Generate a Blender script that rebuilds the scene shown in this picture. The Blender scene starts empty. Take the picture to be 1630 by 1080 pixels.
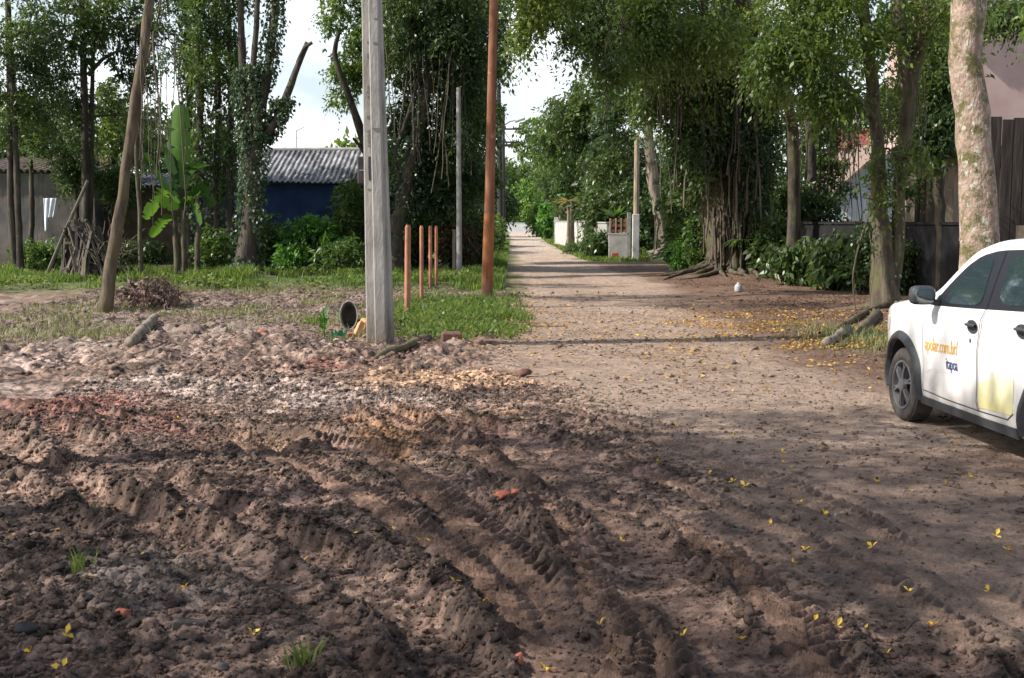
import bpy, math, random
import numpy as np
from mathutils import Vector, noise as mnoise
from math import radians, sin, cos, pi

S = bpy.context.scene
C = S.collection
# ---------------------------------------------------------------- camera, world, sun, exposure
PITCH = math.atan((540 - 352) / 1900.0)
CAMZ = 1.6
cam_d = bpy.data.cameras.new('camera'); cam = bpy.data.objects.new('camera', cam_d); C.objects.link(cam)
cam_d.sensor_width = 36; cam_d.sensor_fit = 'HORIZONTAL'; cam_d.lens = 36 * 1900 / 1630.0
cam_d.clip_start = 0.1; cam_d.clip_end = 3000
cam.location = (0, 0, CAMZ); cam.rotation_euler = (pi / 2 - PITCH, 0, 0)
S.camera = cam
SUN = Vector((-1.0, -0.20, 0.86)).normalized()
sl = bpy.data.lights.new('sun', 'SUN'); sun = bpy.data.objects.new('sun', sl); C.objects.link(sun)
sl.energy = 5.0; sl.angle = radians(0.6); sl.color = (1.0, 0.94, 0.85)
sun.rotation_euler = SUN.to_track_quat('Z', 'Y').to_euler(); sun.location = (-30, -5, 30)
W = bpy.data.worlds.new('World'); S.world = W; W.use_nodes = True
nt = W.node_tree; nt.nodes.clear()
wo = nt.nodes.new('ShaderNodeOutputWorld'); bg = nt.nodes.new('ShaderNodeBackground'); bg.inputs[1].default_value = 0.12
sky = nt.nodes.new('ShaderNodeTexSky'); sky.sky_type = 'NISHITA'; sky.sun_disc = False
sky.sun_elevation = math.asin(SUN.z); sky.sun_rotation = math.atan2(SUN.x, SUN.y) % (2 * pi)
sky.dust_density = 2.0
tc = nt.nodes.new('ShaderNodeTexCoord'); mp = nt.nodes.new('ShaderNodeMapping'); mp.inputs['Scale'].default_value = (1, 1, 2.6)
nz = nt.nodes.new('ShaderNodeTexNoise'); nz.inputs['Scale'].default_value = 3.2; nz.inputs['Detail'].default_value = 7
cr = nt.nodes.new('ShaderNodeValToRGB'); cr.color_ramp.elements[0].position = 0.36; cr.color_ramp.elements[1].position = 0.6
cr.color_ramp.elements[0].color = (.25, .25, .25, 1)
mx = nt.nodes.new('ShaderNodeMix'); mx.data_type = 'RGBA'; mx.inputs[7].default_value = (8.4, 8.7, 9.0, 1)
L = nt.links.new
L(tc.outputs['Generated'], mp.inputs[0]); L(mp.outputs[0], nz.inputs['Vector']); L(nz.outputs[0], cr.inputs[0])
sx = nt.nodes.new('ShaderNodeSeparateXYZ'); L(tc.outputs['Generated'], sx.inputs[0])
hb = nt.nodes.new('ShaderNodeMapRange'); hb.interpolation_type = 'SMOOTHSTEP'   # bright cloud bank low over the horizon, bluer and darker overhead
hb.inputs[1].default_value = .62; hb.inputs[2].default_value = .22; hb.inputs[3].default_value = .10; hb.inputs[4].default_value = 1.0; L(sx.outputs[2], hb.inputs[0])
ad = nt.nodes.new('ShaderNodeMath'); ad.operation = 'MULTIPLY'; L(cr.outputs[0], ad.inputs[0]); L(hb.outputs[0], ad.inputs[1])
L(ad.outputs[0], mx.inputs[0]); L(sky.outputs[0], mx.inputs[6]); L(mx.outputs[2], bg.inputs[0]); L(bg.outputs[0], wo.inputs[0])
S.view_settings.view_transform = 'Standard'; S.view_settings.look = 'None'
S.view_settings.gamma = 1.0; S.view_settings.exposure = 0.62
S.render.engine = 'CYCLES'
S.cycles.max_bounces = 5; S.cycles.diffuse_bounces = 3; S.cycles.glossy_bounces = 2; S.cycles.transmission_bounces = 3
S.cycles.transparent_max_bounces = 4; S.cycles.use_denoising = True; S.cycles.caustics_reflective = False; S.cycles.caustics_refractive = False

# ---------------------------------------------------------------- measuring: photo pixel -> point in the place
CP, SP = cos(PITCH), sin(PITCH)
def ray(px, py):
    u = (px - 815) / 1900.0; v = (540 - py) / 1900.0
    return np.array([u, CP + v * SP, -SP + v * CP])
def P(px, py, Y):
    d = ray(px, py); t = Y / d[1]
    return np.array([d[0] * t, Y, CAMZ + d[2] * t])
def G(px, py, z=0.0):
    d = ray(px, py); t = (z - CAMZ) / d[2]
    return np.array([d[0] * t, d[1] * t, z])

# ---------------------------------------------------------------- numpy noise
def h2(ix, iy, seed=0):
    ix = ix.astype(np.int64); iy = iy.astype(np.int64)
    n = (ix * 374761393 + iy * 668265263 + seed * 2147483647) & 0xFFFFFFFF
    n = ((n ^ (n >> 13)) * 1274126177) & 0xFFFFFFFF
    n = (n ^ (n >> 16)) & 0xFFFFFFFF
    n = (n * 2246822519) & 0xFFFFFFFF
    n = (n ^ (n >> 15)) & 0xFFFFFFFF
    return n / 4294967296.0
def vn(x, y, seed=0):
    x0 = np.floor(x); y0 = np.floor(y); fx = x - x0; fy = y - y0
    fx = fx * fx * fx * (fx * (fx * 6 - 15) + 10); fy = fy * fy * fy * (fy * (fy * 6 - 15) + 10)
    a = h2(x0, y0, seed); b = h2(x0 + 1, y0, seed); c = h2(x0, y0 + 1, seed); d = h2(x0 + 1, y0 + 1, seed)
    return (a + (b - a) * fx) * (1 - fy) + (c + (d - c) * fx) * fy
def fbm(x, y, o=4, seed=0):
    s = 0; a = 0.5; t = 0
    for k in range(o):
        s = s + a * vn(x * 1.0, y * 1.0, seed + k * 17); t += a; a *= 0.5
        x, y = x * 1.63 - y * 1.19 + 3.1, x * 1.19 + y * 1.63 + 7.7
    return s / t
def worley(x, y, seed=0):
    x0 = np.floor(x); y0 = np.floor(y); best = np.full(x.shape, 9.0); bid = np.zeros(x.shape)
    for i in (-1, 0, 1):
        for j in (-1, 0, 1):
            cx = x0 + i; cy = y0 + j
            px = cx + h2(cx, cy, seed); py = cy + h2(cx, cy, seed + 5)
            d = (px - x) ** 2 + (py - y) ** 2
            m = d < best; best = np.where(m, d, best); bid = np.where(m, h2(cx, cy, seed + 9), bid)
    return np.sqrt(best), bid
def sst(a, b, x):
    t = np.clip((x - a) / (b - a), 0, 1); return t * t * (3 - 2 * t)

# ---------------------------------------------------------------- objects
def tag(o, label=None, cat=None, group=None, kind=None):
    if label: o['label'] = label
    if cat: o['category'] = cat
    if group: o['group'] = group
    if kind: o['kind'] = kind
    return o
def thing(name, label, cat, loc=(0, 0, 0), rz=0, group=None):
    o = bpy.data.objects.new(name, None); C.objects.link(o); o.empty_display_size = .2
    o.location = tuple(float(v) for v in loc); o.rotation_euler = (0, 0, rz)
    return tag(o, label, cat, group)
def mk(name, V, F, m, parent=None, smooth=True, attr=None, col=None, local=False):
    """V (n,3) world points, F (k,3|4) array or list of polygons -> one mesh object"""
    V = np.asarray(V, dtype=np.float32).reshape(-1, 3)
    me = bpy.data.meshes.new(name)
    if parent is not None and not local: 
        V = V - np.array(root_loc(parent), dtype=np.float32)
    if isinstance(F, np.ndarray):
        k, n = F.shape
        me.vertices.add(len(V)); me.vertices.foreach_set('co', V.ravel())
        me.loops.add(k * n); me.loops.foreach_set('vertex_index', F.astype(np.int32).ravel())
        me.polygons.add(k); me.polygons.foreach_set('loop_start', np.arange(0, k * n, n, dtype=np.int32))
        me.update(calc_edges=True)
    else:
        me.from_pydata(V.tolist(), [], [list(f) for f in F]); me.update()
    if smooth: me.polygons.foreach_set('use_smooth', np.ones(len(me.polygons), dtype=bool))
    if attr is not None:
        a = me.attributes.new('v', 'FLOAT', 'FACE'); a.data.foreach_set('value', np.asarray(attr, dtype=np.float32))
    if col is not None:
        a = me.attributes.new('col', 'FLOAT_COLOR', 'POINT'); c4 = np.ones((len(V), 4), dtype=np.float32); c4[:, :3] = col
        a.data.foreach_set('color', c4.ravel())
    o = bpy.data.objects.new(name, me); C.objects.link(o)
    if m is not None: me.materials.append(m)
    if parent is not None: o.parent = parent
    return o
def root_loc(p):
    return tuple(p.location) if p.parent is None else tuple(np.array(p.location) + np.array(root_loc(p.parent)))
class MB:
    def __init__(s): s.V = []; s.F = []
    def add(s, V, F):
        b = len(s.V); s.V += [tuple(float(c) for c in v) for v in V]; s.F += [tuple(int(i) + b for i in f) for f in F]; return s
    def box(s, c, d, rz=0, ry=0, rx=0, bev=0.0, jit=0.0):
        x, y, z = [v / 2 for v in d]; e = bev
        if e > 0:
            pts = []; F = []
            def sq(zz, i): return [(-x + i, -y, zz), (x - i, -y, zz), (x, -y + i, zz), (x, y - i, zz), (x - i, y, zz), (-x + i, y, zz), (-x, y - i, zz), (-x, -y + i, zz)]
            def sq2(zz, i, q): return [(px * (1 - q / max(x, 1e-6)), py * (1 - q / max(y, 1e-6)), zz) for px, py, zz in sq(zz, i)]
            rings = [sq2(-z, e, e), sq(-z + e, e), sq(z - e, e), sq2(z, e, e)]
            for r in rings: pts += r
            for k in range(3):
                for i in range(8):
                    j = (i + 1) % 8; F.append((k * 8 + i, k * 8 + j, k * 8 + 8 + j, k * 8 + 8 + i))
            F.append(tuple(range(7, -1, -1))); F.append(tuple(range(24, 32)))
        else:
            pts = [(a * x, b * y, cc * z) for cc in (-1, 1) for a, b in ((-1, -1), (1, -1), (1, 1), (-1, 1))]
            F = [(3, 2, 1, 0), (4, 5, 6, 7), (0, 1, 5, 4), (1, 2, 6, 5), (2, 3, 7, 6), (3, 0, 4, 7)]
        R = rot(rx, ry, rz); pts = (np.array(pts) @ R.T) + np.array(c)
        if jit: pts = pts + (np.random.RandomState(len(s.V)).rand(*pts.shape) - .5) * jit
        return s.add(pts, F)
    def tube(s, pts, r, n=8, cap=True):
        V, F = tube(pts, r, n, cap=cap, arr=False); return s.add(V, F)
    def build(s, name, m, parent=None, smooth=False, local=False):
        return mk(name, np.array(s.V), s.F, m, parent, smooth=smooth, local=local)
def pieces(name, b, m, parent, smooth=False):
    """every box or tube collected in b becomes a child of its own"""
    V = np.array(b.V); par = list(range(len(V)))
    def f(i):
        while par[i] != i: par[i] = par[par[i]]; i = par[i]
        return i
    for q in b.F:
        for k in q[1:]: par[f(k)] = f(q[0])
    grp = {}
    for q in b.F: grp.setdefault(f(q[0]), []).append(q)
    out = []
    for r, fs in grp.items():
        u = sorted({i for q in fs for i in q}); mp_ = {i: k for k, i in enumerate(u)}
        out.append(mk(name, V[u], [tuple(mp_[i] for i in q) for q in fs], m, parent, smooth))
    return out
def rot(rx, ry, rz):
    a, b, c = rx, ry, rz
    X = np.array([[1, 0, 0], [0, cos(a), -sin(a)], [0, sin(a), cos(a)]])
    Y = np.array([[cos(b), 0, sin(b)], [0, 1, 0], [-sin(b), 0, cos(b)]])
    Z = np.array([[cos(c), -sin(c), 0], [sin(c), cos(c), 0], [0, 0, 1]])
    return Z @ Y @ X
def resample(pts, n):
    pts = np.asarray(pts, float)
    d = np.r_[0, np.cumsum(np.linalg.norm(np.diff(pts[:, :3], axis=0), axis=1))]
    t = np.linspace(0, d[-1], n)
    # catmull-like smoothing: linear resample then smooth twice
    q = np.stack([np.interp(t, d, pts[:, k]) for k in range(pts.shape[1])], 1)
    for _ in range(max(1, n // (len(pts) * 2))):
        q[1:-1] = (q[:-2] + 2 * q[1:-1] + q[2:]) / 4
    return q
def tube(pts, r, n=8, cap=True, arr=True, lump=0.0, seed=0, twist=0.0, lobes=0, lobe=0.0):
    pts = np.asarray(pts, float); m = len(pts); r = np.broadcast_to(np.asarray(r, float), (m,))
    T = np.gradient(pts, axis=0); T /= np.linalg.norm(T, axis=1)[:, None] + 1e-9
    up = np.array([1.0, 0, 0]) if abs(T[0][0]) < .9 else np.array([0, 0, 1.0])
    V = np.zeros((m, n, 3)); a = np.arange(n) * 2 * pi / n
    u = up
    L0 = np.r_[0, np.cumsum(np.linalg.norm(np.diff(pts, axis=0), axis=1))]
    for i in range(m):
        u = u - T[i] * (u @ T[i]); u /= np.linalg.norm(u) + 1e-9; w = np.cross(T[i], u)
        rr = np.full(n, r[i])
        if lump: rr = rr * (1 + lump * 2 * (vn(np.cos(a) * 1.6 + 9 + seed, np.sin(a) * 1.6 + L0[i] * 1.3 / max(.2, r[0] * 3) + 5, seed) - .5))
        if lobes: rr = rr * (1 + lobe * np.cos(lobes * a + L0[i] * twist) + lobe * .5 * np.cos((lobes + 3) * a - L0[i] * twist + 1))
        V[i] = pts[i] + (np.cos(a)[:, None] * u + np.sin(a)[:, None] * w) * rr[:, None]
    V = V.reshape(-1, 3)
    i = np.arange(m - 1)[:, None] * n; j = np.arange(n)[None]; k = (j + 1) % n
    F = np.stack([i + j, i + k, i + n + k, i + n + j], -1).reshape(-1, 4)
    if arr: return V, F
    F = F.tolist()
    if cap: F.append(list(range(n - 1, -1, -1))); F.append(list(range((m - 1) * n, m * n)))
    return V, F
class NB:
    """quad batches"""
    def __init__(s): s.V = []; s.F = []; s.A = []; s.n = 0
    def add(s, V, F, A=None):
        s.V.append(V); s.F.append(F + s.n); s.n += len(V); s.A.append(np.zeros(len(F)) if A is None else A)
    def build(s, name, m, parent=None, smooth=True, attr=True):
        if not s.V: return None
        return mk(name, np.concatenate(s.V), np.concatenate(s.F), m, parent, smooth, attr=np.concatenate(s.A) if attr else None)

# ---------------------------------------------------------------- materials
MATS = {}
def nodes(name):
    m = bpy.data.materials.new(name); m.use_nodes = True; t = m.node_tree; b = t.nodes['Principled BSDF']; MATS[name] = m
    return m, t, b
def rgb(c): return (c[0], c[1], c[2], 1)
def M(name, c1, c2=None, rough=.8, scale=6, stretch=(1, 1, 1), bump=.3, bscale=None, metal=0, spec=.3, c3=None, s3=2, t3=(.55, .65), coord='Object', coat=0, detail=6, ramp=(.35, .65)):
    m, t, b = nodes(name); N = t.nodes.new; K = t.links.new
    b.inputs['Roughness'].default_value = rough; b.inputs['Metallic'].default_value = metal
    b.inputs['Specular IOR Level'].default_value = spec
    if coat: b.inputs['Coat Weight'].default_value = coat; b.inputs['Coat Roughness'].default_value = .05
    b.inputs['Base Color'].default_value = rgb(c1)
    if c2 is None and bump == 0: return m
    tc = N('ShaderNodeTexCoord'); mp = N('ShaderNodeMapping'); mp.inputs['Scale'].default_value = stretch
    K(tc.outputs[coord], mp.inputs[0])
    nz = N('ShaderNodeTexNoise'); nz.inputs['Scale'].default_value = scale; nz.inputs['Detail'].default_value = detail; K(mp.outputs[0], nz.inputs['Vector'])
    if c2 is not None:
        r = N('ShaderNodeValToRGB'); r.color_ramp.elements[0].position = ramp[0]; r.color_ramp.elements[1].position = ramp[1]
        r.color_ramp.elements[0].color = rgb(c1); r.color_ramp.elements[1].color = rgb(c2); K(nz.outputs[0], r.inputs[0]); out = r.outputs[0]
        if c3 is not None:
            n3 = N('ShaderNodeTexNoise'); n3.inputs['Scale'].default_value = s3; n3.inputs['Detail'].default_value = 8; n3.inputs['Roughness'].default_value = .65
            K(tc.outputs[coord], n3.inputs['Vector'])
            r3 = N('ShaderNodeValToRGB'); r3.color_ramp.elements[0].position = t3[0]; r3.color_ramp.elements[1].position = t3[1]; K(n3.outputs[0], r3.inputs[0])
            mx = N('ShaderNodeMix'); mx.data_type = 'RGBA'; K(r3.outputs[0], mx.inputs[0]); K(out, mx.inputs[6]); mx.inputs[7].default_value = rgb(c3); out = mx.outputs[2]
        K(out, b.inputs['Base Color'])
    if bump:
        bn = N('ShaderNodeTexNoise'); bn.inputs['Scale'].default_value = bscale or scale * 2; bn.inputs['Detail'].default_value = 6; K(mp.outputs[0], bn.inputs['Vector'])
        bp = N('ShaderNodeBump'); bp.inputs['Strength'].default_value = bump; bp.inputs['Distance'].default_value = .03
        K(bn.outputs[0], bp.inputs['Height']); K(bp.outputs[0], b.inputs['Normal'])
    return m
def splash(m, h, col=(.16, .115, .09), k=1.6, streak=None):
    """mud splashed on the foot of a thing, and rain streaks down it"""
    t = m.node_tree; N = t.nodes.new; K = t.links.new; b = t.nodes['Principled BSDF']; src = b.inputs['Base Color'].links[0].from_socket
    tc = N('ShaderNodeTexCoord'); sp = N('ShaderNodeSeparateXYZ'); K(tc.outputs['Object'], sp.inputs[0])
    mr = N('ShaderNodeMapRange'); mr.inputs[1].default_value = h; mr.inputs[2].default_value = 0; K(sp.outputs[2], mr.inputs[0])
    nz = N('ShaderNodeTexNoise'); nz.inputs['Scale'].default_value = 22; nz.inputs['Detail'].default_value = 8; nz.inputs['Roughness'].default_value = .75; K(tc.outputs['Object'], nz.inputs['Vector'])
    mu = N('ShaderNodeMath'); mu.operation = 'MULTIPLY'; K(mr.outputs[0], mu.inputs[0]); K(nz.outputs[0], mu.inputs[1])
    m2 = N('ShaderNodeMath'); m2.operation = 'MULTIPLY'; m2.use_clamp = True; K(mu.outputs[0], m2.inputs[0]); m2.inputs[1].default_value = k
    mx = N('ShaderNodeMix'); mx.data_type = 'RGBA'; K(m2.outputs[0], mx.inputs[0]); K(src, mx.inputs[6]); mx.inputs[7].default_value = rgb(col); out = mx.outputs[2]
    if streak:
        mp = N('ShaderNodeMapping'); mp.inputs['Scale'].default_value = (1, 1, .06); K(tc.outputs['Object'], mp.inputs[0])
        n2 = N('ShaderNodeTexNoise'); n2.inputs['Scale'].default_value = 26; n2.inputs['Detail'].default_value = 5; K(mp.outputs[0], n2.inputs['Vector'])
        r = N('ShaderNodeValToRGB'); r.color_ramp.elements[0].position = .52; r.color_ramp.elements[1].position = .68; r.color_ramp.elements[1].color = (.7, .7, .7, 1); K(n2.outputs[0], r.inputs[0])
        m3 = N('ShaderNodeMix'); m3.data_type = 'RGBA'; K(r.outputs[0], m3.inputs[0]); K(out, m3.inputs[6]); m3.inputs[7].default_value = rgb(streak); out = m3.outputs[2]
    K(out, b.inputs['Base Color'])
def LEAF(name, cols, trans=.35, rough=.5, spec=.35):
    """leaf colour follows each leaf's own random value"""
    m, t, b = nodes(name); N = t.nodes.new; K = t.links.new
    at = N('ShaderNodeAttribute'); at.attribute_name = 'v'
    r = N('ShaderNodeValToRGB'); e = r.color_ramp.elements
    while len(e) < len(cols): e.new(.5)
    for i, c in enumerate(cols): e[i].position = i / (len(cols) - 1); e[i].color = rgb(c)
    K(at.outputs['Fac'], r.inputs[0]); K(r.outputs[0], b.inputs['Base Color'])
    b.inputs['Roughness'].default_value = rough; b.inputs['Specular IOR Level'].default_value = spec
    tr = N('ShaderNodeBsdfTranslucent'); hs = N('ShaderNodeHueSaturation'); hs.inputs['Hue'].default_value = .48; hs.inputs['Saturation'].default_value = 1.1; hs.inputs['Value'].default_value = 1.7
    K(r.outputs[0], hs.inputs['Color']); K(hs.outputs[0], tr.inputs[0])
    mx = N('ShaderNodeMixShader'); mx.inputs[0].default_value = trans
    K(b.outputs[0], mx.inputs[1]); K(tr.outputs[0], mx.inputs[2]); K(mx.outputs[0], t.nodes['Material Output'].inputs[0])
    return m
m_leaf_dark = LEAF('leaves_dark', [(.026, .052, .019), (.058, .10, .03), (.11, .165, .046)], rough=.38, spec=.5, trans=.42)
m_leaf_mid = LEAF('leaves_mid', [(.03, .065, .018), (.07, .13, .03), (.135, .205, .045)], rough=.4, spec=.5, trans=.45)
m_leaf_lit = LEAF('leaves_lit_yellowgreen', [(.045, .08, .018), (.095, .15, .03), (.17, .23, .05)], trans=.42, rough=.4, spec=.45)  # yellow-green of sunlit foliage put into the leaf colour
m_leaf_fresh = LEAF('leaves_fresh', [(.04, .11, .022), (.075, .19, .035), (.13, .28, .06)], trans=.45)
m_leaf_haze = LEAF('leaves_far_haze', [(.07, .13, .03), (.12, .22, .05), (.20, .32, .08)], trans=.45)  # haze-like lightness of distance put into the leaf colour
m_weed = LEAF('leaves_weed', [(.05, .085, .02), (.10, .15, .035), (.20, .25, .07)], trans=.4)
m_leaf_ivy = LEAF('leaves_ivy', [(.02, .042, .02), (.045, .08, .035), (.075, .12, .055)], rough=.38, spec=.5)
m_leaf_red = LEAF('leaves_red', [(.05, .07, .02), (.10, .05, .03), (.05, .10, .03)])
m_dead = LEAF('leaves_dead', [(.07, .04, .035), (.14, .09, .075), (.25, .17, .13)], trans=.15)
m_yellow = LEAF('leaves_fallen_yellow', [(.15, .08, .035), (.42, .25, .06), (.62, .40, .08)], trans=.15)
m_blossom = LEAF('blossom_yellow', [(.55, .34, .03), (.80, .52, .05), (.85, .62, .10)], trans=.2)
m_litter = LEAF('leaf_litter', [(.05, .03, .022), (.12, .07, .045), (.26, .16, .10)], trans=.05)
m_grass = LEAF('grass_blades', [(.035, .075, .016), (.09, .16, .03), (.20, .27, .06)], trans=.4)
m_grass_dry = LEAF('grass_mixed', [(.06, .09, .03), (.16, .19, .07), (.30, .27, .14)], trans=.3)
m_banana = LEAF('banana_leaf', [(.02, .055, .018), (.045, .11, .024), (.10, .21, .035)], trans=.45)
m_bark_d = M('bark_dark', (.03, .024, .02), (.08, .064, .05), scale=9, stretch=(1, 1, .25), bump=.7, c3=(.07, .085, .03), s3=3)
m_bark = M('bark', (.05, .038, .028), (.12, .095, .068), scale=10, stretch=(1, 1, .3), bump=.7, c3=(.10, .10, .045), s3=3, t3=(.5, .62))
m_bark_t = M('bark_tan', (.055, .042, .03), (.14, .105, .072), scale=9, stretch=(1, 1, .3), bump=.6, c3=(.10, .085, .04), s3=2.5, t3=(.5, .62))
m_bark_l = M('bark_pale', (.13, .105, .08), (.25, .21, .165), scale=10, stretch=(1, 1, .2), bump=.6, c3=(.09, .08, .05), s3=2)
m_root = M('aerial_roots', (.06, .05, .038), (.13, .105, .078), scale=12, stretch=(1, 1, .2), bump=.4)
# ================================================================= GROUND (one sheet, split into earth and road)
rng = np.random.RandomState(7)
def axis_x():
    xs = [0.0]; 
    while xs[-1] < 300:
        x = xs[-1]; xs.append(x + (0.0095 if x < 2.6 else 0.0095 + (x - 2.6) * .0028 if x < 9 else .03 + (x - 9) * .09))
    a = np.array(xs); return np.r_[-a[:0:-1], a]
def axis_y():
    ys = [3.3]
    while ys[-1] < 30: ys.append(ys[-1] + max(.0095, .0019 * ys[-1]))
    while ys[-1] < 900: ys.append(ys[-1] * 1.03)
    return np.r_[np.linspace(-80, 0, 14), np.linspace(.6, 3.2, 30), ys]
ax, ay = axis_x(), axis_y()
GX, GY = np.meshgrid(ax, ay)
# world edges of road and mud, measured
def wline(pts):
    q = np.array([G(a, b) for a, b in pts]); o = np.argsort(q[:, 1]); return q[o, 1], q[o, 0]
mudY, mudX = wline([(1900, 1120), (1650, 1040), (1430, 940), (1240, 830), (1060, 740), (930, 670), (870, 620), (840, 575), (800, 548), (760, 530), (700, 515)])
rLY, rLX = wline([(840, 560), (845, 520), (838, 475), (826, 440), (822, 420), (818, 400), (813, 385), (812, 374), (812, 370)])
rRY, rRX = wline([(1980, 800), (1500, 650), (1330, 600), (1180, 548), (1110, 500), (1070, 465), (1000, 440), (950, 425), (897, 402), (868, 386), (855, 374), (848, 370)])
XM = np.interp(GY, mudY, mudX)
wob = (fbm(GX * .8, GY * .8, 3, 3) - .5)
mud = sst(-.25, .5, (XM - GX) + wob * 1.2) * sst(16.5, 13.5, GY + wob * 2)
left = sst(-.2, .6, (np.interp(GY, rLY, rLX) - GX) + wob) * sst(12.5, 15.5, GY + wob * 2)
right = sst(-.2, .8, (GX - np.interp(GY, rRY, rRX)) + wob * 1.4)
far = sst(30, 60, GY)

near = (GY > 2.5) & (GY < 15) & (np.abs(GX) < 9)
rows = np.where((ay > 2.5) & (ay < 15))[0]; cols = np.where(np.abs(ax) < 9)[0]
sub = np.ix_(rows, cols); nx, ny = GX[sub], GY[sub]
wx = nx + (fbm(nx * 3, ny * 3, 3, 40) - .5) * .16; wy = ny + (fbm(nx * 3, ny * 3, 3, 41) - .5) * .16
RUTS = [  # pixel track, half width, depth, tread, ridge height
    ([(-300, 600), (60, 742), (240, 832), (400, 897), (520, 950), (640, 1050), (700, 1160)], .13, .075, .4, .07),
    ([(-100, 612), (130, 715), (300, 790), (430, 845), (560, 900), (680, 985), (780, 1120)], .13, .07, .3, .07),
    ([(330, 690), (500, 745), (659, 830), (759, 897), (850, 980), (930, 1120)], .14, .045, 1.0, .055),
    ([(420, 668), (580, 715), (703, 790), (839, 890), (930, 985), (1000, 1140)], .14, .05, 1.0, .06),
    ([(560, 640), (720, 700), (830, 752), (898, 810), (970, 890), (1045, 1000), (1100, 1130)], .15, .06, 1.0, .08),
    ([(620, 630), (800, 695), (958, 805), (1090, 945), (1200, 1070), (1240, 1130)], .15, .06, .15, .06),
    ([(760, 670), (900, 720), (1030, 785), (1169, 845), (1300, 925), (1450, 1020), (1560, 1120)], .15, .045, .2, .05),
    ([(850, 640), (980, 670), (1094, 712), (1309, 797), (1450, 860), (1600, 950), (1780, 1060)], .14, .025, 1.0, .018),
    ([(1010, 800), (1130, 860), (1245, 960), (1309, 1048), (1360, 1130)], .12, .035, 1.0, .03),
    ([(940, 720), (1100, 775), (1290, 860), (1440, 940), (1600, 1050)], .11, .025, 1.0, .025),
    ([(740, 730), (850, 790), (930, 880), (985, 985), (1010, 1130)], .10, .03, 1.0, .03),
    ([(-100, 640), (180, 665), (420, 690), (600, 720), (740, 765)], .14, .05, .3, .05),
]
tclean = np.zeros_like(nx); rh = np.zeros_like(nx); floor = np.zeros_like(nx); ridge = np.zeros_like(nx)
for ri, (pts, hw, dep, tread, rdg) in enumerate(RUTS):
    q = resample(np.array([G(a, b) for a, b in pts])[:, :2], 46)
    best = np.full(nx.shape, 1e9); par = np.zeros(nx.shape); sgn = np.zeros(nx.shape)
    acc = 0
    for a, b in zip(q[:-1], q[1:]):
        e = b - a; l2 = e @ e; l = math.sqrt(l2)
        sel = (ny > min(a[1], b[1]) - .7) & (ny < max(a[1], b[1]) + .7) & (nx > min(a[0], b[0]) - .7) & (nx < max(a[0], b[0]) + .7)
        X_, Y_ = wx[sel], wy[sel]
        t = np.clip(((X_ - a[0]) * e[0] + (Y_ - a[1]) * e[1]) / l2, 0, 1)
        dx = X_ - a[0] - t * e[0]; dy = Y_ - a[1] - t * e[1]; d = np.sqrt(dx * dx + dy * dy)
        bb = best[sel]; m = d < bb; bb[m] = d[m]; best[sel] = bb
        pp = par[sel]; pp[m] = (acc + t * l)[m]; par[sel] = pp
        sg = sgn[sel]; sg[m] = np.sign(dx * e[1] - dy * e[0])[m]; sgn[sel] = sg
        acc += l
    fade = sst(0, .8, par) * sst(acc, acc - .3, par)
    vary = .15 + 1.7 * sst(.25, .75, fbm(par * 1.1, np.full_like(par, ri * 7.7), 2, 77))
    tr = sst(hw + .045, hw - .02, best) * fade
    rg = np.exp(-((best - hw - .085) / .06) ** 2) * fade * vary * np.where(sgn > 0, 1.15, .75)
    s_d = best * sgn
    ch = par / .085 + np.abs(s_d) / .085 * .9
    bars = sst(.25, .45, np.abs((ch % 1) - .5)) * sst(hw, hw * .6, best) * (.25 + .75 * sst(.35, .5, vn(par * 1.3, s_d * 3, 88)))
    if tread >= 1 or ri in (5, 6): tclean = np.maximum(tclean, (1 if tread >= 1 else .6) * sst(hw + .01, hw - .05, best) * fade * sst(.18, .34, vn(par * .8, 3.3 + 0 * par, 300 + ri))); vary = vary * .4 + .5
    rh = rh * (1 - tr * .8) - dep * .62 * tr * vary + rdg * (.42 if tread >= 1 or ri in (5, 6) else .34) * rg * (.4 + 1.2 * vn(wx * 5, wy * 5, 44)) * (1 - tr) + tread * .044 * bars * fade
    floor = np.maximum(floor * (1 - .0), tr); ridge = np.maximum(ridge * (1 - tr), rg)
mn = mud[sub]; rmask = np.maximum(mn, .55 * sst(9.5, 7, ny))
clod_m = sst(.40, .58, fbm(nx * 1.1, ny * 1.1, 3, 21)) * .5 + ridge * 1.1 + .5
clod_m = np.clip(clod_m, 0, 1.25) * (1 - .12 * sst(-.6, .6, nx + (8 - ny) * .12)) * (1 - (.55 + .35 * sst(.4, .6, vn(nx * 1.3, ny * 1.3, 99))) * floor) * (1 - .93 * tclean) * (.05 + .95 * mn)
hh = rh * (.35 + .65 * rmask)
ux = nx + (vn(nx * 14, ny * 14, 61) - .5) * .05; uy = ny + (vn(nx * 14, ny * 14, 62) - .5) * .05
def billow(x, y, f, sd):
    a_ = vn(x * f, y * f, sd); b_ = vn((x * .8 - y * .6) * f * 1.37 + 5, (x * .6 + y * .8) * f * 1.37, sd + 3)
    return np.minimum(np.abs(2 * a_ - 1) * 1.5, 1) * .6 + np.minimum(np.abs(2 * b_ - 1) * 1.5, 1) * .4
gate = sst(.30, .62, fbm(nx * 3.1, ny * 3.1, 3, 35))
for f, am, sd in ((3.3, .014, 30), (6.2, .019, 31), (11, .023, 32), (19, .025, 33), (34, .020, 34), (60, .011, 39)):
    hh += am * (billow(ux, uy, f, sd) - .45) * clod_m * (.45 + .55 * gate)
d, idr = worley(ux * 11, uy * 11, 36); hh += .018 * np.clip(1 - (d / (.3 + .3 * idr)) ** 2, 0, 1) * (idr > .7) * clod_m
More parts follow.
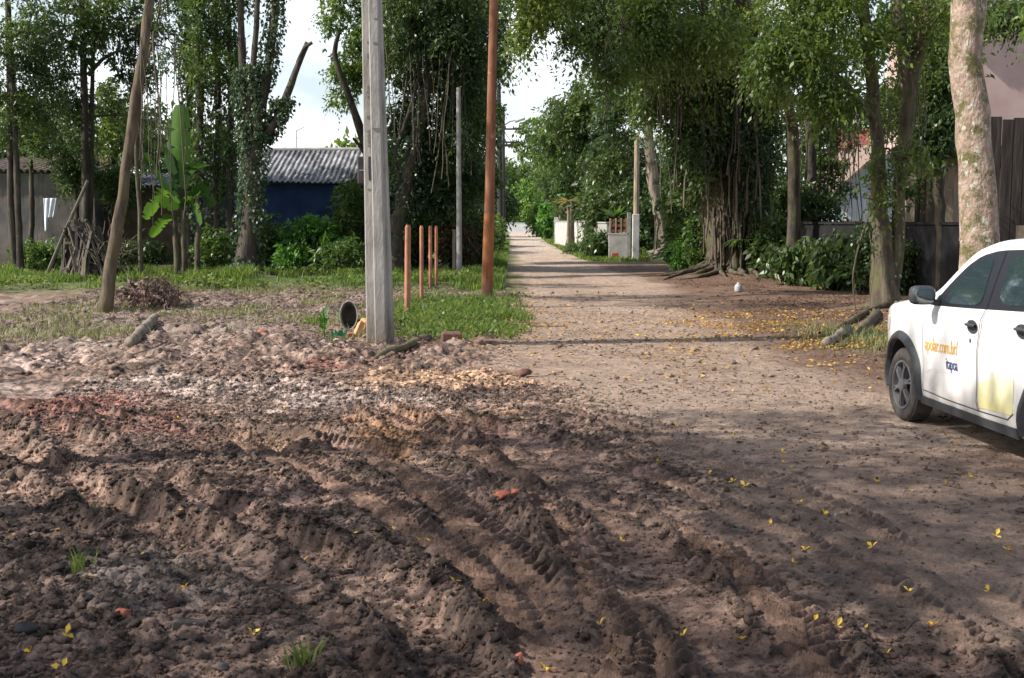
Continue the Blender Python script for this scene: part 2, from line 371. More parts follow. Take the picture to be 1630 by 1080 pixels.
hh += (fbm(nx * 5, ny * 5, 4, 50) - .5) * .05 * (.2 + .8 * mn) * (1 - .7 * floor)
hh += (np.abs(fbm(nx * 9, ny * 9, 3, 51) - .5)) * -.05 * clod_m
hh += (fbm(nx * 40, ny * 40, 2, 52) - .5) * .006
H = (fbm(GX * .35, GY * .35, 3, 11) - .5) * .10 * sst(3, 8, np.abs(GX) + GY * .3)
H *= (1 - far * .5)
# rough earth left of the pole, bank and small heaps
rough = left * sst(34, 28, GY) + mud * sst(10, 13, GY)
d1, i1 = worley(GX * 3.1 + wob, GY * 2.2, 71); d2, i2 = worley(GX * 8, GY * 7, 72)
nr = (GY < 40)
H += np.where(nr, rough * (.07 * np.clip(1 - (d1 / .6) ** 2, 0, 1) * i1 + .035 * np.clip(1 - (d2 / .55) ** 2, 0, 1) * i2 + .10 * (fbm(GX * 1.3, GY * 1.3, 4, 73) - .45)), 0)
def bump_at(px, py, rx, ry, h, Hh):
    c = G(px, py); return Hh + h * np.exp(-((GX - c[0]) / rx) ** 2 - ((GY - c[1]) / ry) ** 2)
H = bump_at(420, 560, 1.2, .8, .16, H); H = bump_at(300, 530, .8, .9, .08, H)
H = bump_at(1165, 440, 1.9, 1.9, .28, H); H = bump_at(1050, 412, 1.6, 2, .3, H); H = bump_at(1420, 505, .8, .8, .10, H)
H = bump_at(390, 447, .9, 1.2, .25, H); H = bump_at(60, 700, .7, .5, .09, H)
H = bump_at(700, 505, 1.2, 3.5, .05, H)
H[sub] += hh * sst(15, 13, ny)
H += right * .02 * (fbm(GX * 3, GY * 3, 3, 12) - .5) + (GY > 4) * (GY < 30) * (fbm(GX * 9, GY * 9, 2, 15) - .5) * .012
H[(GY < 2.6)] = 0
# gentle rut crown of the far road
def hz(x, y):
    i = int(np.clip(np.searchsorted(ay, y), 1, len(ay) - 1)); j = int(np.clip(np.searchsorted(ax, x), 1, len(ax) - 1))
    return float(H[i - 1:i + 1, j - 1:j + 1].mean())
def hzv(x, y):
    i = np.clip(np.searchsorted(ay, y), 1, len(ay) - 1); j = np.clip(np.searchsorted(ax, x), 1, len(ax) - 1)
    ty = np.clip((y - ay[i - 1]) / (ay[i] - ay[i - 1]), 0, 1); tx = np.clip((x - ax[j - 1]) / (ax[j] - ax[j - 1]), 0, 1)
    return (H[i - 1, j - 1] * (1 - tx) + H[i - 1, j] * tx) * (1 - ty) + (H[i, j - 1] * (1 - tx) + H[i, j] * tx) * ty
# ---- colours of the soils (foreground shade painted in at the end)
def mixc(A, c, m): return A + (np.array(c, dtype=np.float32) - A) * m[..., None]
n1 = fbm(GX * 2.2, GY * 2.2, 4, 91); n2 = fbm(GX * .7, GY * .7, 3, 92); n3 = fbm(GX * 9, GY * 9, 3, 93)
COL = np.empty(GX.shape + (3,), dtype=np.float32); COL[:] = (.185, .132, .106)
COL = mixc(COL, (.23, .17, .14), sst(.45, .65, n1) * .8)
COL = mixc(COL, (.085, .068, .060), sst(.5, .66, fbm(GX * 3.3, GY * 3.3, 3, 94)) * .6)
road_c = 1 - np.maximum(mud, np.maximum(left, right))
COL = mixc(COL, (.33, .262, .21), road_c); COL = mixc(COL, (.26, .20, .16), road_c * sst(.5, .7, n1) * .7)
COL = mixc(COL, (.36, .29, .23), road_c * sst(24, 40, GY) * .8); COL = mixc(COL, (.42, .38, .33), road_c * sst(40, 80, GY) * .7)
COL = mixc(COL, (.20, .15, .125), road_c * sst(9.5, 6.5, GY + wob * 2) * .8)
COL = mixc(COL, (.22, .15, .12), left * .9); COL = mixc(COL, (.29, .25, .225), left * sst(.45, .6, n1) * sst(30, 24, GY) * .8)
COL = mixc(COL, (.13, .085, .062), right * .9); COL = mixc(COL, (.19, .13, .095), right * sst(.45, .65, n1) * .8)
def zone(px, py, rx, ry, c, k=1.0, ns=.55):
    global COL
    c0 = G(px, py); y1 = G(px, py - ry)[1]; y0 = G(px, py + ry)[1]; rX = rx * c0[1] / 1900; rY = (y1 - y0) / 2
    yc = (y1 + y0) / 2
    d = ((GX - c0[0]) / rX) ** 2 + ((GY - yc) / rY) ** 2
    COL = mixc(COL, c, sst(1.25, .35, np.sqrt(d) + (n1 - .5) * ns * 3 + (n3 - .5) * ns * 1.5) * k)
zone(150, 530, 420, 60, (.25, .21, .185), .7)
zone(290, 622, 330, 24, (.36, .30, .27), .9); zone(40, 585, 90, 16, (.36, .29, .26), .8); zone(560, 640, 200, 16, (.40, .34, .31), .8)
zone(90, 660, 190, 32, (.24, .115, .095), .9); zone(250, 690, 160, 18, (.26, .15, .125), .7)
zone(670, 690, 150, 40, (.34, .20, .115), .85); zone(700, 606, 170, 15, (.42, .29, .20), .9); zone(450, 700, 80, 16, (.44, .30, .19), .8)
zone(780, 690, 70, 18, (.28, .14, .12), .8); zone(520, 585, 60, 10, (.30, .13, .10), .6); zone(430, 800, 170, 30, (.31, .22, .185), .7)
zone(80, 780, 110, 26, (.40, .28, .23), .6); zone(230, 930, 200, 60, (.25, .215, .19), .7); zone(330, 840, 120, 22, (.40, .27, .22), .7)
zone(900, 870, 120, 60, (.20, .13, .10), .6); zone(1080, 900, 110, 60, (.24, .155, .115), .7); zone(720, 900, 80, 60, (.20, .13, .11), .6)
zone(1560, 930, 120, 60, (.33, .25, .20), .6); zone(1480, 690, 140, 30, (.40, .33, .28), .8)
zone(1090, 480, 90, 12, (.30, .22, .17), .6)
gr = np.zeros_like(GX)   # green ground cover
grassp = left * sst(27.5, 31, GY + wob * 4)
COL = mixc(COL, (.10, .12, .045), grassp); COL = mixc(COL, (.20, .16, .11), grassp * sst(.5, .62, fbm(GX * .9, GY * .7, 4, 133)) * .8)
COL = mixc(COL, (.30, .26, .19), grassp * np.exp(-((GY - 29.6 - wob) / .5) ** 2) * sst(-2, -3, GX))
lawnR = right * sst(44, 50, GY + wob * 3) ; COL = mixc(COL, (.10, .16, .04), lawnR)
ver = left * sst(24, 28, GY) ; COL = mixc(COL, (.08, .12, .035), ver * .8)
c1c = G(720, 500); vm = np.exp(-((GX - c1c[0]) / 1.3) ** 2 - ((GY - 19.5) / 4.5) ** 2); COL = mixc(COL, (.085, .115, .04), sst(.35, .6, vm + (n1 - .5) * .4))
flr = np.zeros_like(GX); flr[sub] = floor; rdgm = np.zeros_like(GX); rdgm[sub] = ridge
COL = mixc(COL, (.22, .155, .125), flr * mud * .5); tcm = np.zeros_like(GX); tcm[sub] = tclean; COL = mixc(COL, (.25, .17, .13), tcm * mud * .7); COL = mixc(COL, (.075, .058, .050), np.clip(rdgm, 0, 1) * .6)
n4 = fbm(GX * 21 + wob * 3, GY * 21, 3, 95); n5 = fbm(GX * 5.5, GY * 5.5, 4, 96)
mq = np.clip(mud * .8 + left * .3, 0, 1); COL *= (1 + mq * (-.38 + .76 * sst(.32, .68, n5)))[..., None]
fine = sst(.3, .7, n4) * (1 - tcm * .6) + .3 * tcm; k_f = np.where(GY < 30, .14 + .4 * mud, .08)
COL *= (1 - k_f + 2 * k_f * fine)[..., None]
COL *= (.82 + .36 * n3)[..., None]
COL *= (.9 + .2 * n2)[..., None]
COL *= (1 - .08 * sst(7.2, 5.2, GY + wob * 1.5))[..., None]   # shade over the soil nearest the camera, painted into the colour

COL *= (1 + .14 * mud)[..., None] * np.array([1.06, .98, .93], dtype=np.float32)
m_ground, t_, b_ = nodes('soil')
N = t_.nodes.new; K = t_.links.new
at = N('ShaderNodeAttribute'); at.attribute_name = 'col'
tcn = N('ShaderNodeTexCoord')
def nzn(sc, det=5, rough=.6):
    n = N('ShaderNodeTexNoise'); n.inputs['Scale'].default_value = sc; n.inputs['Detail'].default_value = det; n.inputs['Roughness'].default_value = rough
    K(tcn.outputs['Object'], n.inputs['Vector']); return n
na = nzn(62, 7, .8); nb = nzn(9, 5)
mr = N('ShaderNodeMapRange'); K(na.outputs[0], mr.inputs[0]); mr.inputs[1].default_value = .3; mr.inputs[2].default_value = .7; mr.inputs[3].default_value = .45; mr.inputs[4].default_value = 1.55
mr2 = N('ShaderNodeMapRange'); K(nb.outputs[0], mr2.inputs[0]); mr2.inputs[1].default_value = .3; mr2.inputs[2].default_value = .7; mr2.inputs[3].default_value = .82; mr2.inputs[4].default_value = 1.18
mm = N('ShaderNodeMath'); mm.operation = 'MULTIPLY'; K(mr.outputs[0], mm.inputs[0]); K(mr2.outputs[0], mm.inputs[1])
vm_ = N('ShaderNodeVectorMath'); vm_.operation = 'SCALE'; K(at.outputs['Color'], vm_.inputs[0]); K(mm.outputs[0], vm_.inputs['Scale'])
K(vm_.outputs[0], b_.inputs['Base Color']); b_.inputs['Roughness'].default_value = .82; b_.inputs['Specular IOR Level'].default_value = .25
nc = nzn(48, 8, .75); bp = N('ShaderNodeBump'); bp.inputs['Strength'].default_value = 1.0; bp.inputs['Distance'].default_value = .035
K(nc.outputs[0], bp.inputs['Height']); K(bp.outputs[0], b_.inputs['Normal'])

ny_, nx_ = GX.shape
idx = np.arange(nx_ * ny_).reshape(ny_, nx_)
Fq = np.stack([idx[:-1, :-1], idx[:-1, 1:], idx[1:, 1:], idx[1:, :-1]], -1).reshape(-1, 4)
cxm = (GX[:-1, :-1] + GX[1:, 1:]).ravel() / 2; cym = (GY[:-1, :-1] + GY[1:, 1:]).ravel() / 2
isroad = (cxm < np.interp(cym, rRY, rRX)) & (cxm > np.where(cym < 14.3, np.interp(cym, mudY, mudX), np.interp(cym, rLY, rLX))) & (cym > 3.3) & (cym < 175)
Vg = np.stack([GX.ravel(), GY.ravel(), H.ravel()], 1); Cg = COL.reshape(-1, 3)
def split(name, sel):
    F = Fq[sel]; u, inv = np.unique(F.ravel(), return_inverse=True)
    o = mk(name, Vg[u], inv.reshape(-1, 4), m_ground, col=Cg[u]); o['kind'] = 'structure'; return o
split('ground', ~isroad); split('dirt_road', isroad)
def colat(x, y):
    i = np.clip(np.searchsorted(ay, y), 1, len(ay) - 1); j = np.clip(np.searchsorted(ax, x), 1, len(ax) - 1); return COL[i, j]
# ================================================================= foliage tools
def unit(v): return v / (np.linalg.norm(v, axis=-1, keepdims=True) + 1e-9)
def leafquads(c, L, rs, droop=.35, aspect=.45, fold=.12, dirs=None):
    n = len(c); L = np.broadcast_to(L, (n,)) * (.7 + .6 * rs.rand(n))
    d = rs.randn(n, 3) if dirs is None else dirs + rs.randn(n, 3) * .5
    d[:, 2] -= droop * 1.6; d = unit(d)
    r = rs.randn(n, 3) * .7; r[:, 2] += .9; s = unit(np.cross(d, r)); nn = np.cross(s, d)
    w = (L * aspect * .5)[:, None]; l = L[:, None]
    a = c; b = c + d * l * .42 + s * w - nn * w * fold * 2; t = c + d * l - nn * l * .12; e = c + d * l * .42 - s * w - nn * w * fold * 2
    V = np.stack([a, b, t, e], 1).reshape(-1, 3); F = np.arange(4 * n).reshape(n, 4)
    return V, F
def clusters(cen, rs, per=24, size=.10, spread=.3, droop=.35, hang=.3, aspect=.45, vbase=None):
    """each cluster = a few drooping twigs of leaves"""
    K_ = len(cen); tw = 3; lp = max(1, per // tw)
    c = np.repeat(cen, tw, 0); d = unit(rs.randn(len(c), 3) * [1, 1, .6]); ln = spread * (.6 + .9 * rs.rand(len(c)))
    t = (np.arange(lp) + rs.rand(len(c), lp)) / lp
    p = c[:, None] + d[:, None] * (ln[:, None] * t)[..., None]
    p[..., 2] -= hang * (t ** 2) * ln[:, None] * 2
    p += rs.randn(*p.shape) * spread * .12
    vb = rs.rand(K_) if vbase is None else vbase
    v = np.repeat(vb, tw * lp) * .6 + rs.rand(K_ * tw * lp) * .4
    dirs = np.repeat(d, lp, 0) * .7
    sz_ = size * np.repeat(.55 + .9 * rs.rand(K_) ** 1.3, tw * lp)
    V, F = leafquads(p.reshape(-1, 3), sz_, rs, droop, aspect, dirs=dirs)
    return V, F, v
def blobpts(c, r, n, rs, gap=.47, hollow=.35, sd=0):
    out = []; tot = 0; c = np.array(c, float); r = np.array(r, float)
    while tot < n:
        p = unit(rs.randn(n * 2, 3)) * (hollow + (1 - hollow) * rs.rand(n * 2, 1) ** .7)
        q = c + p * r
        k = fbm(q[:, 0] * .9 + q[:, 1] * .35 + sd, q[:, 2] * .9 + q[:, 1] * .5, 3, 5 + sd)
        q = q[k > gap - .12 * rs.rand(len(k))]
        if len(q) == 0: gap -= .05; continue
        out.append(q); tot += len(q)
    return np.concatenate(out)[:n]
def limb(a, b, r0, r1, rs, n=9, sag=.12, nseg=6):
    a = np.array(a, float); b = np.array(b, float); t = np.linspace(0, 1, n)[:, None]
    p = a + (b - a) * t; l = np.linalg.norm(b - a)
    p += np.sin(t * pi) * np.array([rs.randn() * .08, rs.randn() * .08, sag]) * l
    p[1:-1] += rs.randn(n - 2, 3) * l * .018
    return tube(p, np.linspace(r0, r1, n), nseg, lump=.15)
def ivy(pts, rad, dens, rs, size=.09, out=.08, hang=.8):
    pts = np.asarray(pts, float); n = int(dens)
    i = rs.rand(n) * (len(pts) - 1.001); k = i.astype(int); f = (i - k)[:, None]
    c = pts[k] * (1 - f) + pts[k + 1] * f; rr = (np.interp(i, np.arange(len(pts)), rad)) 
    a = rs.rand(n) * 2 * pi; cl = fbm(i * .55 + a * .4, a * .7, 3, 8)
    keep = cl > .40; c, rr, a, cl = c[keep], rr[keep], a[keep], cl[keep]
    o = out * np.abs(rs.randn(len(c))) + rr * 1.02 + np.clip(cl - .45, 0, 1) * out * 3
    p = c + np.stack([np.cos(a) * o, np.sin(a) * o, rs.randn(len(c)) * .05], 1)
    d = np.stack([np.cos(a), np.sin(a), -hang * np.ones(len(a))], 1)
    V, F = leafquads(p, size, rs, .3, .7, dirs=d * .8)
    return V, F, rs.rand(len(p)) * .6 + cl * .5
def drape(p0, n, rs, rx, ry, l0, l1, r=.012):
    """thin aerial roots / lianas hanging from around p0"""
    B = NB()
    for k in range(n):
        a = np.array(p0) + np.array([rs.uniform(-rx, rx), rs.uniform(-ry, ry), rs.uniform(-.3, .3)])
        l = rs.uniform(l0, l1); m = 9; t = np.linspace(0, 1, m)[:, None]
        q = a + t * np.array([rs.randn() * .05 * l, rs.randn() * .05 * l, -l]) + np.cumsum(rs.randn(m, 3), 0) * l * .008
        V, F = tube(q, r * (.6 + rs.rand()), 4); B.add(V, F)
    return B
def tree(name, label, trunk, rad, blobs=(), mat=None, leaf=None, size=.11, per=24, spread=.32, seed=1, limbs=(), ivyd=0, ivym=None, droop=.35, hang=.3,
         lobes=0, lobe=.0, nseg=12, group=None, gap=.47, cat='tree', drapes=(), roots=0, rootlen=1.5, extra=None, aspect=.45, ivys=.09, ivyo=.08, boughs=5, hollow=.35, flr_=.35, rootk=.28):
    """trunk: world points; blobs: (centre, radii, clusters); limbs: (points, radii)"""
    rs = np.random.RandomState(seed); mat = mat or m_bark_d; leaf = leaf or m_leaf_dark
    tp = resample(trunk, 22); tr = np.interp(np.linspace(0, 1, 22), np.linspace(0, 1, len(rad)), rad)
    tp = tp + np.r_[np.zeros((1, 3)), rs.randn(21, 3) * [.25, .25, 0] * tr[1:, None] * .35]
    base = np.array(trunk[0], float); base[2] = hz(base[0], base[1]) if base[1] < 800 else 0
    t = thing(name, label, cat, base, group=group)
    low = tp.copy(); low[0, 2] = base[2] - .15
    flare = 1 + flr_ * np.exp(-np.linspace(0, 1, 22) * 18); trf = tr * flare
    B = NB(); V, F = tube(low, trf, nseg, lump=.22, seed=seed, lobes=lobes, lobe=lobe, twist=1.2); B.add(V, F)
    paths = [(low, trf)]
    for lp, lr in limbs:
        q = resample(lp, 14); r = np.interp(np.linspace(0, 1, 14), np.linspace(0, 1, len(lr)), lr); V, F = tube(q, r, 8, lump=.2, seed=seed + 3); B.add(V, F)
        V, F = tube(np.array([q[-1], q[-1] + (q[-1] - q[-2]) * .02]), [r[-1], .001], 8); B.add(V, F); paths.append((q, r))
    LV = NB(); top = tp[-1]
    allp = np.concatenate([p for p, r in paths])
    for bi, (c, r, n) in enumerate(blobs):
        c = np.array(c, float)
        j = np.argmin(np.linalg.norm(allp - c, axis=1) + np.where(allp[:, 2] < base[2] + (c[2] - base[2]) * .3, 5, 0)); a = allp[j]
        r0 = max(.025, min(float(tr[-1]) * .6, .04 * float(np.mean(r))))
        V, F = limb(a, c, r0, r0 * .45, rs); B.add(V, F)
        pts = blobpts(c, r, n, rs, gap, hollow, sd=seed * 3 + bi)
        for q in pts[:boughs * 2]:
            V, F = limb(c + (q - c) * .05, q, r0 * .4, .008, rs, 6, .06, 4); B.add(V, F)
        vb = np.clip(.5 + (fbm(pts[:, 0] * .8 + pts[:, 1] * .3, pts[:, 2] * .8, 2, 3) - .5) * 2.4, 0, 1)
        V, F, v = clusters(pts, rs, per, size, spread, droop, hang, aspect, vb); LV.add(V, F, v)
    if roots:
        for k in range(roots):
            a = k * 2 * pi / roots + rs.rand() * .5; l = rootlen * rs.uniform(.6, 1.3); m = 10; tt = np.linspace(0, 1, m)
            q = np.zeros((m, 3)); q[:, 0] = base[0] + np.cos(a + tt * rs.randn() * .5) * (tr[0] * .8 + tt * l); q[:, 1] = base[1] + np.sin(a + tt * rs.randn() * .5) * (tr[0] * .8 + tt * l)
            r = np.linspace(tr[0] * rootk + .03, .02, m); q[:, 2] = [hz(x, y) for x, y in q[:, :2]]; q[:, 2] += r * .3 + .38 * tr[0] * np.exp(-tt * 5)
            V, F = tube(q, r, 7, lump=.3, seed=k); B.add(V, F)
    B.build('trunk', mat, t, attr=False)
    LV.build('crown', leaf, t, smooth=False)
    if ivyd:
        IB = NB()
        for k, (p, r) in enumerate(paths):
                if k and len(paths) > 3 and k == 2: continue
                q_ = len(p) if k == 0 else max(3, len(p) // 2); V, F, v = ivy(p[:q_], r[:q_], ivyd * (1 if k == 0 else .35), rs, ivys, ivyo); IB.add(V, F, v)
        IB.build('climbing_vine', ivym or m_leaf_ivy, t, smooth=False)
    if drapes:
        DB = NB()
        for d in drapes:
            b = drape(d[0], d[1], rs, d[2], d[3], d[4], d[5], d[6] if len(d) > 6 else .012); DB.add(np.concatenate(b.V), np.concatenate(b.F))
        DB.build('aerial_roots', m_root, t, attr=False)
    return t
def PB(px, py, Y, rpx, rpy, n, rd=None):
    c = P(px, py, Y); k = Y / 1900.0; return (c, (rpx * k, rd or (rpx + rpy) / 2 * k, rpy * k), n)
def TP(*a):  # trunk points (px, py, Y)
    return [P(*q) for q in a]
def shrub(name, label, x, y, w, h, n, leaf, size=.12, seed=1, cat='shrub', per=18, d=None, spread=.22, group=None, stems=6, aspect=.5, droop=.2, gap=.42):
    rs = np.random.RandomState(seed); z = hz(x, y); t = thing(name, label, cat, (x, y, z), group=group); d = d or w
    pts = blobpts((x, y, z + h * .55), (w / 2, d / 2, h * .52), n, rs, gap, .25, sd=seed)
    pts = pts[pts[:, 2] > z + .03]
    B = NB()
    for k in range(stems + len(pts) // 12):
        q = pts[rs.randint(len(pts))]; V, F = limb((x + (q[0] - x) * .4 + rs.randn() * .05, y + (q[1] - y) * .4, z - .05), q, .02, .006, rs, 6, .02, 4); B.add(V, F)
    B.build('stem', m_bark_d, t, attr=False)
    V, F, v = clusters(pts, rs, per, size, spread, droop, .25, aspect, np.clip(.5 + rs.randn(len(pts)) * .3, 0, 1)); mk('foliage', V, F, leaf, t, False, attr=v)
    return t
def blades(x, y, z, h, w, rs, lean=.45):
    n = len(x); h = h * (.5 + rs.rand(n)); a = rs.rand(n) * 2 * pi; le = lean * h * (.3 + rs.rand(n)); b = rs.rand(n) * 2 * pi
    dx, dy = np.cos(a) * w / 2, np.sin(a) * w / 2; ex, ey = np.cos(b) * le, np.sin(b) * le
    base = np.stack([x, y, z - .01], 1)
    s = np.stack([dx, dy, 0 * dx], 1)
    mid = base + np.stack([ex * .35, ey * .35, h * .6], 1); tip = base + np.stack([ex, ey, h], 1)
    V = np.stack([base - s, base + s, mid + s * .7, mid - s * .7, tip + s * .06, tip - s * .06], 1).reshape(-1, 3)
    i = np.arange(n)[:, None] * 6; F = np.concatenate([i + [0, 1, 2, 3], i + [3, 2, 4, 5]], 1).reshape(-1, 4)
    return V, F, np.repeat(rs.rand(n), 2)
def strip(path, w, m_=None, side=None, curl=.15, n=None):
    """ribbon leaf with a folded midrib: path (k,3), widths (k)"""
    p = np.asarray(path, float); k = len(p); T = unit(np.gradient(p, axis=0)); up = np.array([0, 0, 1.0]) if side is None else side
    s = unit(np.cross(T, np.broadcast_to(up, T.shape))); nn = np.cross(s, T); w = np.asarray(w)[:, None]
    cols = [p + s * w * f + nn * w * (abs(f) * curl * 2) for f in (-1, -.5, 0, .5, 1)]
    V = np.stack(cols, 1).reshape(-1, 3); i = (np.arange(k - 1)[:, None] * 5 + np.arange(4)[None]).reshape(-1, 1)
    return V, i + np.array([[0, 1, 6, 5]])
# ================================================================= BUILDINGS AND WALLS
m_blue = M('wall_blue', (.012, .03, .085), (.02, .05, .13), rough=.8, scale=2, bump=.1)
m_roof = M('fibre_cement', (.12, .12, .13), (.34, .34, .35), rough=.85, scale=5, stretch=(1.6, .25, 1), bump=.2, c3=(.07, .075, .085), s3=1.2, t3=(.46, .62), ramp=(.38, .6))
m_stucco = M('stucco_grey', (.08, .075, .075), (.17, .155, .15), scale=1.5, bump=.3, c3=(.20, .13, .09), s3=.8)
m_brown = M('wall_brown', (.05, .035, .028), (.10, .07, .05), scale=3, bump=.3)
m_tile = M('roof_tile', (.14, .10, .08), (.26, .19, .15), scale=5, bump=.3)
m_black = M('dark_void', (.006, .006, .007), bump=0, rough=.6)
m_wood = M('old_planks', (.05, .042, .036), (.13, .11, .09), scale=9, stretch=(1, 1, .15), bump=.5)
m_fence = M('shade_dark_planks', (.022, .018, .016), (.055, .045, .038), scale=9, stretch=(1, 1, .15), bump=.5)  # darker copy of the old planks, shade put into the colour
m_woodl = M('pale_wood', (.22, .17, .12), (.36, .29, .21), scale=9, stretch=(1, 1, .2), bump=.4)
m_frame = M('window_frame_grey', (.35, .36, .36), bump=0, rough=.5)
m_glass = M('window_glass', (.02, .025, .03), bump=0, rough=.06, spec=.6)
m_white = M('white_wall', (.34, .33, .31), (.52, .50, .47), scale=2, bump=.15, c3=(.35, .34, .31), s3=1.4, t3=(.55, .75))
m_shadewall = M('shade_dark_wall', (.006, .006, .007), (.014, .013, .014), scale=2.5, bump=.3, c3=(.035, .035, .035), s3=2, t3=(.6, .75))  # deep shade on the wall put into its near-black colour
m_pink = M('wall_pink', (.42, .30, .28), (.52, .39, .36), scale=1.2, bump=.1)
m_cream = M('wall_cream', (.30, .23, .19), (.42, .33, .27), scale=1.5, bump=.1)
m_pale = M('wall_paleblue', (.34, .42, .46), (.44, .52, .56), scale=1.5, bump=.1)
m_redbrick = M('red_brick', (.22, .07, .045), (.36, .13, .08), scale=9, bump=.4)
m_concrete = M('concrete', (.26, .255, .24), (.36, .35, .33), scale=5, bump=.25, bscale=30, c3=(.20, .19, .175), s3=3)
m_concl = M('concrete_light', (.28, .27, .25), (.37, .36, .335), scale=7, stretch=(1, 1, .3), bump=.25, bscale=40, c3=(.20, .195, .175), s3=2.6, t3=(.5, .72))
m_rust = M('rust', (.22, .075, .03), (.38, .15, .06), rough=.85, scale=5, stretch=(1, 1, .4), bump=.35, c3=(.13, .09, .03), s3=2.5, t3=(.55, .65))
m_redoxide = M('red_oxide_pole', (.17, .07, .036), (.27, .125, .068), rough=.8, scale=7, stretch=(1, 1, .3), bump=.3, c3=(.34, .20, .10), s3=2.6, t3=(.6, .68))
m_post = M('terracotta_paint', (.30, .12, .07), (.44, .19, .11), rough=.7, scale=6, bump=.2, c3=(.30, .14, .09), s3=4)
m_dark = M('dark_steel', (.03, .028, .03), (.055, .05, .05), scale=4, bump=.1, rough=.6)
m_steel = M('grey_steel', (.25, .26, .27), bump=0, rough=.4, metal=.6)
m_cloth = M('white_cloth', (.62, .66, .80), (.72, .75, .86), scale=3, bump=.2)
m_paint = M('white_paint', (.55, .55, .55), bump=0)

splash(m_concl, .7, streak=(.15, .145, .13)); splash(m_post, .35, streak=(.20, .10, .07)); splash(m_rust, .6, streak=(.12, .06, .03)); splash(m_redoxide, 0.01, streak=(.12, .05, .025)); splash(m_stucco, .9, streak=(.06, .055, .05)); splash(m_blue, .8, (.06, .05, .045))
def wallrect(b, x0, x1, y, z0, z1, th=.18, holes=()):
    """front wall in the x-z plane at depth y with rectangular holes, built as butted boxes"""
    xs = sorted({x0, x1, *[h[0] for h in holes], *[h[1] for h in holes]}); zs = sorted({z0, z1, *[h[2] for h in holes], *[h[3] for h in holes]})
    for i in range(len(xs) - 1):
        run = None
        for j in range(len(zs) - 1):
            cx, cz = (xs[i] + xs[i + 1]) / 2, (zs[j] + zs[j + 1]) / 2
            if any(h[0] < cx < h[1] and h[2] < cz < h[3] for h in holes):
                if run: b.box(((xs[i] + xs[i + 1]) / 2, y, (run[0] + run[1]) / 2), (xs[i + 1] - xs[i], th, run[1] - run[0])); run = None
            else: run = [run[0] if run else zs[j], zs[j + 1]]
        if run: b.box(((xs[i] + xs[i + 1]) / 2, y, (run[0] + run[1]) / 2), (xs[i + 1] - xs[i], th, run[1] - run[0]))
def corrugated(x0, x1, y0, z0, y1, z1, pitch=.177, amp=.03, tilt=0.0):
    n = int((x1 - x0) / pitch * 8); xs = np.linspace(x0, x1, n + 1); t = np.linspace(0, 1, 14)
    w = amp * np.sin((xs - x0) / pitch * 2 * pi)
    V = []
    for k in t:
        lap = .022 * ((k * 2.0) % 1.0 < .001) + .012 * (k > .5)
        V.append(np.stack([xs + 0 * k, np.full_like(xs, y0 + (y1 - y0) * k), z0 + (z1 - z0) * k + w + lap + .02 * np.sin(xs * 1.3) * (1 - k)], 1))
    V = np.array(V).reshape(-1, 3); m_ = n + 1
    i = (np.arange(len(t) - 1)[:, None] * m_ + np.arange(n)[None]).reshape(-1, 1)
    return V, i + np.array([[0, 1, m_ + 1, m_]])
# ---- blue house
xa, xb = P(285, 400, 40)[0], P(604, 400, 40)[0]; ze, zr = P(500, 291, 39.6)[2], P(500, 240, 43)[2]
h = thing('blue_house', 'low dark blue house under a weathered corrugated roof', 'house', ((xa + xb) / 2, 41.5, 0))
b = MB(); wallrect(b, xa + .3, xb - .3, 40.1, -.1, ze - .02, holes=[(xa + .7, xa + 1.5, 1.0, 2.1)])
for x in (xa + .39, xb - .39): b.box((x, 43.2, (ze - .1) / 2), (.18, 6.0, ze))
b.box(((xa + xb) / 2, 46.3, (ze - .1) / 2), (xb - xa - .6, .18, ze)); b.build('wall', m_blue, h)
for z, x, w, hh_ in ((1.55, xa + 1.1, .8, 1.1), ):
    f = MB()
    for dx in (-.37, 0, .37): f.box((x + dx, 40.1, z), (.06, .1, hh_ - .12))
    for dz in (-.52, .52): f.box((x, 40.1, z + dz), (w, .1, .06))
    wf = f.build('window', m_brown, h); g = MB(); g.box((x, 40.13, z), (w - .02, .02, hh_ - .02)); g.build('pane', m_glass, wf)
V, F = corrugated(xa, xb, 39.55, ze, 43.0, zr); rf = mk('roof', V, F, m_roof, h)
V2, F2 = corrugated(xa, xb, 46.8, ze, 43.02, zr); mk('roof', V2, F2, m_roof, h)
g = MB(); g.tube([(xa, 43.0, zr + .02), (xb, 43.0, zr + .02)], [.09, .09], 10); g.build('ridge_cap', m_concrete, rf)
g = MB(); p = P(472, 240, 43.5)
g.tube([(p[0], 43.5, zr - .4), (p[0], 43.5, zr + .75)], [.015, .015], 6); g.tube([(p[0], 43.5, zr + .72), (p[0] + .28, 43.5, zr + .86)], [.012, .012], 6); g.tube([(p[0] - .02, 43.5, zr + .5), (p[0] + .2, 43.5, zr + .44)], [.008, .008], 5)
tag(g.build('antenna', m_steel), 'thin television antenna on the ridge of the corrugated roof', 'antenna')
# ---- grey stucco shed with tiled edge
xs0, xs1, ym = P(-40, 330, 42)[0], P(152, 330, 42)[0], 42
zt = P(60, 277, 42)[2]
h = thing('stucco_shed', 'grey stucco shed with a clay tile roof edge and worn patches', 'shed', ((xs0 + xs1) / 2, 43, 0))
b = MB(); wallrect(b, xs0, xs1, 42, -.1, zt); b.box((xs0 + .09, 43.6, zt / 2 - .05), (.18, 3.0, zt + .0)); b.box((xs1 - .09, 43.6, zt / 2 - .05), (.18, 3.0, zt)); b.box(((xs0 + xs1) / 2, 45.2, zt / 2 - .05), (xs1 - xs0, .18, zt)); b.build('wall', m_stucco, h)
V, F = corrugated(xs0 - .2, xs1 + .1, 41.7, zt + .08, 45.5, zt + .7, pitch=.24, amp=.05); mk('roof', V, F, m_tile, h)
